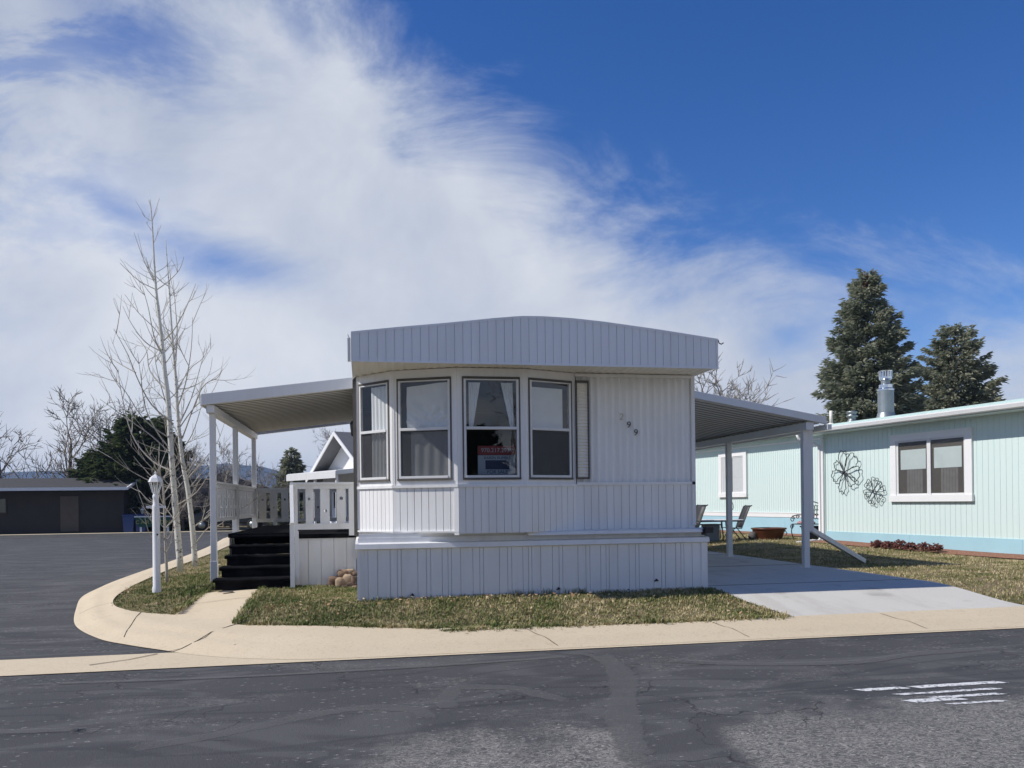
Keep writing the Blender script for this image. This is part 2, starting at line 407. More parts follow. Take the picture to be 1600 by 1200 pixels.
def _soil(t,b):
    a=t.noise(1.3,4,.6); f=t.noise(25,4,.7); g=t.noise(110,3,.7)
    base=t.mix(t.sstep(f,.35,.7),(.25,.20,.115),(.46,.37,.22))
    base=t.mix(t.math('MULTIPLY',t.sstep(a,.45,.62),.55),base,(.125,.135,.05))
    base=t.mix(t.math('MULTIPLY',t.sstep(g,.55,.75),.4),base,(.36,.29,.18))
    t.put(b.inputs['Base Color'],base); b.inputs['Roughness'].default_value=1; b.inputs['Specular IOR Level'].default_value=.05
    t.put(b.inputs['Normal'],t.bump(t.math('ADD',f,g),1.,.03))
M['lawn']=mat('dormant_lawn',_soil)
def _blade(t,b):
    i=t.island(); p=t.noise(1.9,4,.6); q=t.noise(9,2)
    f=t.math('ADD',t.math('MULTIPLY',i,.42),t.math('ADD',t.math('MULTIPLY_ADD',p,1.25,-.22),t.math('MULTIPLY',q,.25)))
    gx,gy,_=t.xyz(); f=t.math('SUBTRACT',f,t.math('ADD',t.math('MULTIPLY',t.sstep(gx,2.2,-.8),.09),t.math('MULTIPLY',t.sstep(gx,7.5,4.5),.05)))
    t.put(b.inputs['Base Color'],t.ramp(t.math('MULTIPLY',f,.62),[(.26,(.10,.14,.038)),(.37,(.19,.215,.075)),(.45,(.33,.285,.135)),(.55,(.60,.49,.29)),(.85,(.72,.62,.42))]))
    b.inputs['Roughness'].default_value=.8; b.inputs['Specular IOR Level'].default_value=.15
M['blade']=mat('grass_blades',_blade)
M['leaf']=mat('dry_leaves',lambda t,b:t.put(b.inputs['Base Color'],t.ramp(t.island(),[(0,(.20,.10,.045)),(.5,(.38,.24,.12)),(1,(.55,.43,.28))])),rough=.9)
M['mulch']=mat('red_mulch',lambda t,b:(t.put(b.inputs['Base Color'],t.mix(t.sstep(t.noise(30,4,.7),.4,.65),(.20,.085,.05),(.42,.22,.14))),t.put(b.inputs['Normal'],t.bump(t.noise(40,4),1,.03))),rough=1)
M['paint']=mat('worn_road_paint',lambda t,b:t.put(b.inputs['Base Color'],t.mix(t.sstep(t.noise(26,5,.75),.50,.60),(.70,.70,.68),(.13,.13,.125))),rough=.7)
M['crack']=mat('joint_dirt',color=(.035,.025,.018),rough=1)
def foliage(name,c1,c2,c3):
    def fn(t,b):
        f=t.math('ADD',t.math('MULTIPLY',t.island(),.55),t.math('MULTIPLY',t.noise(.9,3),.5))
        cc=t.ramp(f,[(.2,c1),(.5,c2),(.85,c3)])
        t.put(b.inputs['Base Color'],cc); b.inputs['Roughness'].default_value=.75; b.inputs['Specular IOR Level'].default_value=.25
        tl=t.new('ShaderNodeBsdfTranslucent'); t.put(tl.inputs[0],cc); mx=t.new('ShaderNodeMixShader'); mx.inputs[0].default_value=.38
        out=[n for n in t.n if n.type=='OUTPUT_MATERIAL'][0]
        t.l.new(b.outputs[0],mx.inputs[1]); t.l.new(tl.outputs[0],mx.inputs[2]); t.l.new(mx.outputs[0],out.inputs[0])
    return mat(name,fn)
M['spruce']=foliage('spruce_needles',(.13,.155,.10),(.30,.325,.225),(.52,.51,.39))
M['juniper']=foliage('juniper_needles',(.028,.045,.017),(.07,.10,.037),(.15,.175,.075))
M['cones']=mat('brown_cones',color=(.16,.085,.045),rough=.9,var=.3)
M['redplant']=foliage('red_sedum',(.07,.022,.022),(.16,.05,.045),(.26,.12,.085))
def bark(name,c1,c2,spots):
    def fn(t,b):
        base=t.mix(t.noise(6,4,sc3=(1,1,.5)),c1,c2)
        if spots:
            s=t.math('MULTIPLY',t.sstep(t.noise(13,4,.6,sc3=(1,1,1.8)),.56,.66),.85); base=t.mix(s,base,(.06,.055,.045))
        t.put(b.inputs['Base Color'],base); b.inputs['Roughness'].default_value=.85
    return mat(name,fn)
M['aspen']=bark('aspen_bark',(.52,.50,.42),(.74,.72,.64),True)
M['twig']=bark('aspen_twigs',(.34,.31,.26),(.50,.46,.39),False)
M['bark']=bark('brown_bark',(.12,.095,.075),(.20,.165,.13),False)
M['barkgrey']=bark('grey_bark',(.20,.175,.15),(.31,.28,.245),False)
M['hill']=mat('forested_hill',lambda t,b:(t.put(b.inputs['Base Color'],t.mix(t.sstep(t.noise(.012,6,.65),.40,.62),(.024,.040,.058),(.050,.064,.078)))),rough=1,spec=0)
# ------------------------------------------------------------------ ground
PAIRS=[((60,7.9),(60,8.5)),((30,7.9),(30,8.5)),((12,7.9),(12,8.5)),((8,7.9),(8,8.5)),((5,7.9),(5,8.48)),((3.5,7.9),(3.5,8.42)),((2,7.9),(2,8.47)),((.8,7.9),(.8,8.64)),((0,7.9),(-.05,8.88)),
 ((-.6,7.95),(-.75,9.12)),((-1.2,8.17),(-1.37,9.42)),((-1.65,8.45),(-1.85,9.95)),((-2.03,8.8),(-2.26,10.45)),((-2.5,9.25),(-2.72,10.86)),((-2.97,9.8),(-3.08,11.3)),
 ((-3.6,11),(-3.42,12.0)),((-4.2,12.9),(-3.68,12.95)),((-4.6,14.4),(-3.85,14.4)),((-4.78,15.8),(-3.95,15.8)),((-4.95,18.1),(-4.05,18.1)),((-5.2,25),(-4.25,25)),((-5.55,31),(-4.6,31)),((-6.2,38),(-5.3,38))]
def cr(p0,p1,p2,p3,t):
    return tuple(.5*((2*b)+(c-a)*t+(2*a-5*b+4*c-d)*t*t+(3*b-a-3*c+d)*t*t*t) for a,b,c,d in zip(p0,p1,p2,p3))
def smoothed(pts,n=6):
    o=[]
    for i in range(len(pts)-1):
        a=pts[max(i-1,0)];b=pts[i];c=pts[i+1];d=pts[min(i+2,len(pts)-1)]
        for k in range(n): o.append(cr(a,b,c,d,k/n))
    o.append(pts[-1]); return o
OUT=smoothed([p[0] for p in PAIRS]); INN=smoothed([p[1] for p in PAIRS])
def sdist(x,y):
    best=1e9;sg=1
    for i in range(len(OUT)-1):
        ax,ay=OUT[i];bx,by=OUT[i+1]
        if min(abs(ax-x),abs(bx-x))>best and min(abs(ay-y),abs(by-y))>best and abs(ax-bx)+abs(ay-by)<2: continue
        dx,dy=bx-ax,by-ay;L=dx*dx+dy*dy
        t=max(0,min(1,((x-ax)*dx+(y-ay)*dy)/L)) if L else 0
        d=math.hypot(x-ax-t*dx,y-ay-t*dy)
        if d<best: best=d; sg=1 if dx*(y-ay)-dy*(x-ax)<0 else -1
    return best*sg
def ss(a,b,x):
    t=max(0,min(1,(x-a)/(b-a))); return t*t*(3-2*t)
def prof(s): return .014+.076*ss(0,.3,s)+.05*ss(.3,.6,s)+.14*ss(.6,2.4,s) if s>0 else .004
def gz(x,y,sd=None):
    s=sdist(x,y) if sd is None else sd
    z=prof(s)
    if x>8.3 and y>10: z+=.08*ss(14,20,y)*ss(8.3,10,x)
    return z
g=MB(); g.add([(-1800,-70,-.06),(1400,-70,-.06),(1400,1900,-.06),(-1800,1900,-.06)],[(0,1,2,3)]); struct('ground',g,M['lawn'])
a=MB(); a.add([(-90,-40,0),(90,-40,0),(90,7.96,0),(-90,7.96,0),(-90,8.6,0),(2.5,8.6,0),(-90,47,0),(2.5,47,0),(2.5,7.96,0)],[(0,1,2,8,3),(4,3,8,5),(4,5,7,6)]); struct('road',a,M['asphalt'])
# concrete gutter pan that carries on across the side street's mouth
p=MB()
N=60
PX=[-60+2*i for i in range(29)]+[-2.5+.1*i for i in range(26)]+[.5+3*i for i in range(20)]
for x0,x1 in zip(PX,PX[1:]):
    yt=lambda x: min(8.66,max(7.97,7.97+(-.4-x)*.46)) if x<-.4 else 7.97
    p.add([(x0,7.83,.008),(x1,7.83,.008),(x1,yt(x1),.008),(x0,yt(x0),.008)],[(0,1,2,3)])
struct('gutter_pan',p,M['conc'])
# sidewalk with a rolled kerb along both streets
sw=MB(); W=12; vs=[]; fs=[]
for (o,i) in zip(OUT,INN):
    for k in range(W+1):
        t=(k/W)**1.15; x=o[0]+(i[0]-o[0])*t; y=o[1]+(i[1]-o[1])*t
        vs.append((x,y,gz(x,y)+.006))
n=len(OUT)
for i in range(n-1):
    for k in range(W):
        a0=i*(W+1)+k; fs.append((a0,a0+W+1,a0+W+2,a0+1))
sw.add(vs,fs,True); struct('sidewalk',sw,M['conc'])
# joints in the concrete, thin dark seams
jt=MB()
def seam(pts,w,dz=.0035):
    vs=[];fs=[]
    for i,(x,y) in enumerate(pts):
        q=pts[min(i+1,len(pts)-1)];r=pts[max(i-1,0)];dx,dy=q[0]-r[0],q[1]-r[1];L=math.hypot(dx,dy)
        ww=w*(1-.5*random.random())
        for s_ in (1,-1):
            X=x-dy/L*ww*s_*.5;Y=y+dx/L*ww*s_*.5; vs.append((X,Y,max(gz(X,Y)+.006,.008)+dz))
    for i in range(len(pts)-1): fs.append((2*i,2*i+1,2*i+3,2*i+2))
    jt.add(vs,fs)
seam([(-1.30,9.62),(-1.45,9.42),(-1.62,9.1),(-1.70,8.85),(-1.85,8.72),(-2.0,8.68)],.022)
seam([(-2.05,8.60),(-2.25,8.35),(-2.55,8.15)],.02)
for x in (1.95,4.05,6.2,8.3): seam([(x-.03*k,7.95+.06*k) for k in range(9)],.009)
for (o,i) in (((-2.6,9.35),(-2.8,10.95)),((-3.9,11.9),(-3.6,12.4)),((-4.85,17),(-4.0,17)),((-5.1,22),(-4.15,22))):
    seam([(o[0]+(i[0]-o[0])*k/8,o[1]+(i[1]-o[1])*k/8) for k in range(1,9)],.012)
seam([(-2.28,11.2),(-1.9,11.22),(-1.45,11.2)],.012)
struct('sidewalk_joints',jt,M['crack'])
# driveway and walk, sheets that follow the rise of the plot
def sheet(name,xs,ys,m,dz,xf=None):
    mb=MB();vs=[];fs=[]
    for j,y in enumerate(ys):
        for i,x in enumerate(xs):
            X=xf(x,y) if xf else x; vs.append((X,y,gz(X,y)+dz))
    nx=len(xs)
    for j in range(len(ys)-1):
        for i in range(nx-1): fs.append((j*nx+i,j*nx+i+1,(j+1)*nx+i+1,(j+1)*nx+i))
    mb.add(vs,fs,True); return struct(name,mb,m)
ysd=[8.4+.15*k for k in range(20)]+[11.4+1.0*k for k in range(24)]
sheet('driveway',[k/10 for k in range(11)],ysd,M['conc2'],.002,lambda u,y:(4.72+.16*(1-ss(8.5,9.8,y)))+(8.06-(4.72+.16*(1-ss(8.5,9.8,y))))*u)
dj=MB()
for y in (10.6,13.6,16.6,19.6):
    dj.box(4.75,8.05,y-.005,y+.005,gz(6,y)+.0025,gz(6,y)+.0055)
dj.box(6.38,6.39,8.6,30,.284,.2865) if False else None
struct('driveway_joints',dj,M['crack'])
sheet('walkway',[k/8 for k in range(9)],[9.1+.15*k for k in range(22)],M['conc'],.0005,lambda u,y:(-2.30+.0*(y-10))*(1-u)+(-1.42)*u)
# lawn
xs=[];x=-8.
while x<45: xs.append(x); x+=.25 if x<14 else 1.5
ys=[];y=7.95
while y<50: ys.append(y); y+=.2 if y<14 else (.6 if y<24 else 2.)
lm=MB();idx={};vs=[];fs=[];sdv={}
for j,y in enumerate(ys):
    for i,x in enumerate(xs):
        s=sdist(x,y); sdv[i,j]=s; idx[i,j]=len(vs); vs.append((x,y,gz(x,y,s)-.014))
for j in range(len(ys)-1):
    for i in range(len(xs)-1):
        if min(sdv[i,j],sdv[i+1,j],sdv[i,j+1],sdv[i+1,j+1])>.25 and ys[j+1]<38: fs.append((idx[i,j],idx[i+1,j],idx[i+1,j+1],idx[i,j+1]))
lm.add(vs,fs,True); struct('lawn',lm,M['lawn'])
# far sides of the side street
fk=MB(); fk.box(-60,-6.5,45.0,46.0,0,.12); struct('far_kerb',fk,M['conc'])
fl=MB(); fl.box(-80,-6.5,46.0,90,0,.11); fl.box(-6.5,60,47.2,90,0,.10); struct('far_lawn',fl,M['lawn'])
fw=MB(); fw.box(-6.5,30,46.2,47.2,0,.11); struct('far_sidewalk',fw,M['conc'])
# garden bed along the neighbour's wall
gb=MB()
for (x0,y0,x1,y1,w) in ((11.55,19.3,13.2,9.2,.55),(13.4,19.8,10.9,35,1.1)):
    vs=[];fs=[]
    for k in range(21):
        t=k/20; X=x0+(x1-x0)*t; Y=y0+(y1-y0)*t
        vs+=[(X-(.05*random.random()),Y,gz(X,Y)+.004),(X+w,Y,gz(X+w,Y)+.05)]
    for k in range(20): fs.append((2*k,2*k+1,2*k+3,2*k+2))
    gb.add(vs,fs)
struct('garden_bed',gb,M['mulch'])
# road paint
rp=MB()
def strip(x0,x1,y0,y1,sk=.12):
    n=14; vs=[];fs=[]
    for k in range(n+1):
        t=k/n; x=x0+(x1-x0)*t; j=lambda: (random.random()-.5)*.012
        vs+=[(x+sk*.3,y0+j(),.004),(x-sk*.3,y1+j(),.004)]
    for k in range(n): fs.append((2*k,2*k+2,2*k+3,2*k+1))
    rp.add(vs,fs)
strip(3.78,4.18,5.59,5.665); strip(4.25,5.05,5.58,5.66); strip(3.98,4.85,5.41,5.46); strip(3.92,4.35,5.19,5.28); strip(4.16,4.75,5.265,5.32); strip(4.15,4.6,5.08,5.12)
struct('road_marking',rp,M['paint'])
# lighter swipes where the sealing brush turned, a thin film on the road
def film(name,lines):
    mb=MB(); fd=[]
    for li,(pts,w) in enumerate(lines):
        P=smoothed(pts,6); vs=[];fs=[]
        for i,(x,y) in enumerate(P):
            q=P[min(i+1,len(P)-1)];r=P[max(i-1,0)];dx,dy=q[0]-r[0],q[1]-r[1];L=math.hypot(dx,dy) or 1
            end=min(1,i/4,(len(P)-1-i)/4)
            for k,o in enumerate((-1,-.55,.55,1)):
                ww=w*(1+.12*math.sin(i*.7)); vs.append((x-dy/L*ww*o*.5,y+dx/L*ww*o*.5,.0022+.0011*li)); fd.append((0 if k in (0,3) else 1)*end)
        for i in range(len(P)-1):
            for k in range(3): a_=i*4+k; fs.append((a_,a_+1,a_+5,a_+4))
        mb.add(vs,fs)
    o=struct(name,mb,M['film']); at=o.data.attributes.new('fade','FLOAT','POINT'); at.data.foreach_set('value',fd); return o
film('road_sealer_swipes',[([(-1.6,5.25),(-.95,5.5),(-.4,5.85),(.05,5.98),(.38,5.80),(.42,5.5)],.20),([(.62,5.75),(.60,6.0),(.66,6.25),(.75,6.45),(1.15,6.35),(1.35,6.05),(1.55,5.75)],.20),
 ([(-3.4,6.0),(-2,5.85),(-1.9,5.80),(-1.8,5.79),(-1.75,5.78)],.14),([(2.2,7.7),(2.25,7.1),(2.1,6.3),(1.85,5.6),(1.65,4.9),(1.5,4.2)],.30),([(2.6,7.2),(3.4,6.75),(4.4,6.6),(5.2,6.8),(6.4,6.9)],.20),([(-3.2,7.45),(-1.2,7.3),(.6,7.35),(2.2,7.5)],.10)])
# hills
hl=MB(); vs=[];fs=[]; nx=150; rows=9
rh=random.Random(3)
prof_h=[(-2600,60),(-1500,72),(-900,70),(-560,72),(-400,75),(-318,79),(-242,86),(-205,83),(-162,72),(-100,57),(0,42),(200,30),(900,24),(2400,30)]
def hh(x):
    for (a,b),(c,d) in zip(prof_h,prof_h[1:]):
        if x<=c: t=(x-a)/(c-a); t=t*t*(3-2*t); return b+(d-b)*t
    return prof_h[-1][1]
for j in range(rows):
    for i in range(nx+1):
        x=-2600+5000*i/nx; f=j/(rows-1); z=hh(x)*(f**.9)+ (rh.random()-.5)*4*f+3*math.sin(x/41+j*2)*f
        vs.append((x*(1+.0*f),1250+450*f+30*math.sin(x/90+j),z-3*(1-f)))
for j in range(rows-1):
    for i in range(nx): q=j*(nx+1)+i; fs.append((q,q+1,q+nx+2,q+nx+1))
hl.add(vs,fs,True); struct('hills',hl,M['hill'])

# grass blades
gr=MB(); rg=random.Random(11)
def bumpy(x,y): return .5+.5*math.sin(x*2.1+1.3*math.sin(y*1.7))*math.sin(y*2.6+1.1*math.sin(x*1.9))
def tuft(x,y,h,z):
    for k in range(rg.choice((2,3,3,4))):
        a=rg.random()*TAU; hk=h*(.5+.8*rg.random()); w=.0028+.0028*rg.random(); ln=hk*(.25+.75*rg.random())
        dx,dy=math.cos(a),math.sin(a); px,py=x+rg.gauss(0,.012),y+rg.gauss(0,.012)
        m=(px+dx*ln*.4,py+dy*ln*.4,z+hk*.65); t=(px+dx*ln,py+dy*ln,z+hk*(.75+.25*rg.random()))
        b=len(gr.v)
        gr.v.extend([(px-dy*w,py+dx*w,z),(px+dy*w,py-dx*w,z),(m[0]+dy*w*.7,m[1]-dx*w*.7,m[2]),(m[0]-dy*w*.7,m[1]+dx*w*.7,m[2]),t])
        gr.f.append([b,b+1,b+2,b+3]); gr.f.append([b+3,b+2,b+4]); gr.sm+= [False,False]
def in_front(x,y):
    inner=8.47 if x>.8 else (8.64+(.8-x)*.31 if x>0 else 8.88+(-x)*.40)
    lim=4.74+.14*(1-ss(8.5,9.8,y))
    return y>inner+rg.uniform(-.05,.02) and x<lim and y<10.33+.0 and x>-.06 or (x>-1.42+rg.uniform(-.06,.05) and x<=-.05 and y>inner-.03 and y<12.45)
def inpoly(x,y,P):
    c=False;j=len(P)-1
    for i in range(len(P)):
        if (P[i][1]>y)!=(P[j][1]>y) and x<(P[j][0]-P[i][0])*(y-P[i][1])/(P[j][1]-P[i][1])+P[i][0]: c=not c
        j=i
    return c
LEFT=[(-2.27,10.42),(-2.72,10.83),(-3.08,11.25),(-3.44,12.0),(-3.70,12.95),(-3.87,14.4),(-3.97,15.8),(-4.07,18.1),(-4.25,25),(-2.4,25),(-2.4,13.3),(-2.28,12.2)]
def scatter(x0,x1,y0,y1,n,test,h):
    for _ in range(n):
        x=rg.uniform(x0,x1);y=rg.uniform(y0,y1)
        if test(x,y):
            tuft(x,y,h*(.6+.7*bumpy(x,y)),gz(x,y)-.016)
scatter(-1.5,4.9,8.4,10.35,15500,in_front,.036)
scatter(-1.5,-.05,10.3,12.45,3800,in_front,.036)
scatter(-4.1,-2.25,10.4,16,7000,lambda x,y:inpoly(x,y,LEFT),.034)
scatter(-4.3,-2.3,16,25,3000,lambda x,y:inpoly(x,y,LEFT),.04)
scatter(8.08,12.2,8.5,16,11000,lambda x,y:x>8.07+rg.uniform(-.04,.03),.035)
scatter(8.08,12.6,16,26,8000,lambda x,y:x>8.06,.045)
# fringes leaning over the concrete
for _ in range(1900):
    x=rg.uniform(-1.3,4.8); y=-abs(rg.gauss(0,.045))+.03+(8.47 if x>.8 else (8.64+(.8-x)*.31 if x>0 else 8.88-x*.40)); tuft(x,y,.030+.05*bumpy(x*3,y*3),gz(x,y)-.008)
for _ in range(500):
    y=rg.uniform(9.5,12.3); tuft(-1.42+rg.uniform(-.05,.05),y,.06,gz(-1.4,y)-.01)
    tuft(-2.29+rg.uniform(-.03,.04),rg.uniform(10.5,12.6),.06,gz(-2.3,11.5)-.01)
for _ in range(260):
    x=rg.uniform(0,4.6); tuft(x,10.33-abs(rg.gauss(0,.03)),.09 if 1.9<x<3 else .05,gz(x,10.3)-.01)
for _ in range(700):
    x=-2.42+rg.gauss(0,.13); y=12.75+rg.gauss(0,.35); 
    if x<-2.22: tuft(x,y,.085,gz(x,y)-.01)
ob=obj('grass',gr,M['blade'],kind='stuff'); ob['label']='short half dormant grass on the lawns'
lf=MB()
for _ in range(420):
    if rg.random()<.75: x=rg.uniform(-1.3,4.7);y=rg.uniform(8.6,10.3) if rg.random()<.5 else 10.3-abs(rg.gauss(0,.18))
    else: x=rg.uniform(-4,-2.4);y=rg.uniform(11.3,20)
    if not(in_front(x,y) or inpoly(x,y,LEFT)): continue
    z=gz(x,y)+.012+.02*rg.random(); r=.012+.02*rg.random(); a=rg.random()*TAU
    e1=Vector((math.cos(a),math.sin(a),rg.uniform(-.5,.5)))*r; e2=Vector((-math.sin(a),math.cos(a),rg.uniform(-.5,.5)))*r*.6; c=Vector((x,y,z))
    lf.add([c-e1,c-e2,c+e1+Vector((0,0,.008)),c+e2],[(0,1,2,3)])
ob=obj('dry_leaves',lf,M['leaf'],kind='stuff'); ob['label']='dry brown leaves scattered over the front lawn'
# ------------------------------------------------------------------ the mobile home
HB=(2.3,10.5,.28)
home=thing('mobile_home','white metal mobile home with a bay window and bowed roof facade','house',HB)
XL,XR,YF,YB=-.05,4.56,10.5,26.0
BAY=[(-.05,11.12),(.40,10.58),(1.21,10.22),(2.1,10.21),(2.85,10.5)]
def seg(a,b):
    L=math.hypot(b[0]-a[0],b[1]-a[1]); return ((b[0]-a[0])/L,(b[1]-a[1])/L),L
def top(u):     # height of the bowed roof edge over the fascia's left end
    T=[(0,3.575),(.6,3.65),(1.17,3.715),(1.75,3.79),(2.1,3.828),(2.4,3.832),(2.75,3.82),(3.15,3.79),(3.9,3.71),(4.75,3.605)]
    for (a,b),(c,d) in zip(T,T[1:]):
        if u<=c: return b+(d-b)*(u-a)/(c-a)
    return T[-1][1]
ZS=3.24; FX0,FX1,FY=-.11,4.62,9.83
# roof: fascia board with seams, soffit, bowed cover
m=MB(); m.ribs((FX0,FY),(1,0),FX1-FX0,ZS,0,.1045,.012,'groove',.0065,ztop=top); m.box(FX0+.004,FX1-.004,FY+.018,FY+.03,ZS+.004,3.55)
roof=obj('roof',MB().add(*(lambda us:([ (FX0+u,y,top(u)-.012) for y in (FY+.012,YB+.4) for u in us],[(i,i+1,i+1+len(us),i+len(us)) for i in range(len(us)-1)]))([i*(FX1-FX0)/30 for i in range(31)]),True),M['fascia'],home)
fas=obj('fascia',m,M['fascia'],roof)
m=MB()
us=[i*(FX1-FX0)/40 for i in range(41)]
for a_,b_ in zip(us,us[1:]):
    m.add([(FX0+a_,FY-.006,top(a_)-.028),(FX0+b_,FY-.006,top(b_)-.028),(FX0+b_,FY-.006,top(b_)+.004),(FX0+a_,FY-.006,top(a_)+.004),
           (FX0+a_,FY+.05,top(a_)+.006),(FX0+b_,FY+.05,top(b_)+.006)],[(0,1,2,3),(3,2,5,4)])
m.box(FX0,FX1,FY-.008,FY+.02,ZS-.022,ZS+.006)
obj('edge_trim',m,M['fascia'],roof)
m=MB(); m.obox((FX0,YB),(0,-1),0,YB-FY-.02,-.02,0.002,ZS,top(0)-.012); m.obox((FX1,FY+.02),(0,1),0,YB-FY-.02,-.02,.002,ZS,top(4.7)-.01)
obj('side_fascia',m,M['fascia'],roof)
# soffit: ribs run out from the wall
m=MB(); vs=[];fs=[]; n=int((FX1-FX0)/.105*8); 
for i in range(n+1):
    x=FX0+.01+(FX1-FX0-.02)*i/n; dz=.016*abs(math.sin(math.pi*i/8))
    vs+=[(x,FY+.012,ZS+.004+dz*.3),(x,11.2,ZS-.012+dz)]
for i in range(n): fs.append((2*i,2*i+1,2*i+3,2*i+2))
m.add(vs,fs,True); obj('soffit',m,M['soffit'],roof)
m=MB(); pts=[(4.625,9.84,3.60),(4.635,9.83,3.555),(4.66,9.82,3.54),(4.69,9.82,3.56)]; m.tube(pts,.008,6)
obj('gutter_hook',m,M['black'],roof)
m=MB(); m.bar((-.135,9.84,3.22),(-.135,9.84,3.50),.035,.05); m.tube([(-.13,9.83,3.5),(-.16,9.83,3.56)],.006,5); obj('corner_strip',m,M['cream'],roof)
# roof vent just over the front edge
m=MB(); m.lathe((2.62,11.6,3.80),[(.16,0),(.16,.05),(.10,.09),(.0,.10)],14); obj('roof_vent',m,M['fascia'],roof)
# upper wall: corrugated sheet right of the bay, posts, header and sill of the bay
m=MB(); m.ribs((2.87,YF),(1,0),XR-2.87-.03,1.745,3.235,.101,.030,'wave'); m.box(2.86,XR-.02,YF+.04,YF+.055,1.70,3.23)
wall=obj('corrugated_wall',m,M['white'],home)
m=MB(); m.box(XR-.045,XR+.006,YF-.024,YF+.05,1.15,3.235); obj('corner_trim',m,M['white'],wall)
m=MB(); m.box(-.065,-.02,11.10,11.16,1.15,3.22); obj('corner_trim',m,M['white'],wall)
m=MB(); m.box(2.85,XR-.045,YF-.02,YF+.01,3.19,3.232); obj('head_trim',m,M['white'],wall)
WIN=[(0,.055,.90,.02),(1,.085,.905,0),(2,.085,.915,0),(3,.075,.92,0)]
m=MB()
ZB,ZH=1.815,3.115
for i in range(4):
    e,L=seg(BAY[i],BAY[i+1]); a_,b_=WIN[i][1]*L,WIN[i][2]*L
    m.obox(BAY[i],e,0.0,a_,-.05,0,1.72,3.235); m.obox(BAY[i],e,b_,L,-.05,0,1.72,3.235)
    m.obox(BAY[i],e,a_,b_,-.05,0,ZH,3.235); m.obox(BAY[i],e,a_,b_,-.05,0,1.72,ZB)
baywall=obj('bay_frame',m,M['white'],home)
m=MB()
for i in range(4):
    e,L=seg(BAY[i],BAY[i+1]); m.obox(BAY[i],e,-.004,L+.004,0,.022,1.70,1.735)
    m.obox(BAY[i],e,0.,.03,0,.006,1.74,3.2); m.obox(BAY[i],e,L-.03,L,0,.006,1.74,3.2)
m.box(2.86,XR,YF-.024,YF+.0,1.715,1.755)
obj('belt_trim',m,M['white'],baywall)
# lower siding with seams
m=MB()
for i in range(2):
    e,L=seg(BAY[i],BAY[i+1]); m.ribs(BAY[i],e,L,1.135,1.70,L/9,.014,'groove',.009)
    m.obox(BAY[i],e,.0,L,-.06,-.02,1.135,1.70)
lo=obj('bay_siding',m,M['white'],home)
m=MB(); e,L=seg(BAY[2],BAY[3]); m.ribs(BAY[2],e,L,1.105,1.70,.1,.013,'groove',.0065); m.obox(BAY[2],e,.0,L,-.06,-.02,1.105,1.70)
e,L=seg(BAY[3],BAY[4]); m.ribs(BAY[3],e,L,1.105,1.70,.095,.013,'groove',.0065); m.obox(BAY[3],e,.0,L,-.06,-.02,1.105,1.70)
m.ribs((2.85,YF),(1,0),XR-2.85,1.105,1.715,.107,.013,'groove',.007,jit=[.115,.10,.107]); m.box(2.85,XR-.002,YF+.02,YF+.03,1.10,1.715)
obj('lower_siding',m,M['white'],home)
m=MB()
e,L=seg(BAY[1],BAY[2]); 
m.obox(BAY[1],e,L-.05,L+.012,-.02,.016,1.085,1.70)
for i in range(2):
    e,L=seg(BAY[i],BAY[i+1]); m.obox(BAY[i],e,-.004,L+.008,-.02,.018,1.118,1.14)
obj('bay_corner_trim',m,M['white'],lo)
m=MB(); m.prism([(-.045,11.12),(.40,10.59),(1.2,10.23),(2.1,10.23),(2.85,10.51),(2.85,11.1),(-.045,11.2)],'z',1.10,1.116); obj('bay_underside',m,M['white'],lo)
# drip ledge on the right, skirt and its cap
m=MB(); m.prism([(10.49,1.115),(10.30,1.10),(10.285,1.06),(10.30,1.055),(10.49,1.06)],'x',2.14,4.72)
m.box(-.06,4.66,10.42,10.46,.99,1.06); m.box(-.05,2.83,10.44,10.5,1.05,1.112); m.box(2.83,4.55,10.44,10.5,1.05,1.10)
ledge=obj('drip_ledge',m,M['white'],home)
m=MB(); m.box(4.60,4.715,10.25,10.34,1.045,1.125); m.box(4.575,4.61,10.28,10.33,1.02,1.10); obj('ledge_bracket',m,M['black'],ledge)
SY=10.34
m=MB(); m.ribs((-.055,SY),(1,0),4.70,.24,.945,.2,.014,'groove',.007,jit=[.075,.045,.12,.16,.09,.05,.21,.11,.055,.15]); m.box(-.05,4.64,SY+.022,SY+.04,.24,.95)
m.ribs((-.055,SY+.02+15.5),(0,-1),15.5,.24,.96,.2,.01); m.ribs((4.645,SY+.01),(0,1),15.6,.24,.96,.2,.01)
skirt=obj('skirting',m,M['white'],home)
m=MB(); m.prism([(10.42,1.0),(10.305,.985),(10.295,.925),(10.315,.915),(10.42,.92)],'x',-.09,4.68)
m.box(-.095,-.052,10.32,25.8,.92,.995); m.box(4.64,4.675,10.32,25.8,.92,.99)
obj('skirting_cap',m,M['white'],skirt)
m=MB(); m.box(-.075,-.035,SY-.02,SY+.05,.25,.915); obj('skirting_corner',m,M['white'],skirt)
m=MB(); m.box(4.57,4.66,SY-.016,SY+.06,.27,.92); obj('skirting_corner',m,M['white'],skirt)
m=MB(); m.box(.01,.022,SY-.008,SY+.01,.25,.84); obj('skirting_rib',m,M['white'],skirt)
m=MB(); m.box(2.2,4.58,SY-.03,SY+.02,.2,.262); m.box(3.9,4.5,SY-.06,SY-.01,.2,.285); obj('skirting_sill',m,M['trimdark'],skirt)
for (x,zz,w_) in ((3.92,.40,.035),(.62,.31,.03),(2.55,.33,.03)):
    m=MB(); m.tube([(x-w_,SY-.009,zz),(x,SY-.011,zz+.02),(x+w_*.7,SY-.009,zz+.005)],[.004,.018,.006],6); obj('skirting_tear',m,M['black'],skirt)
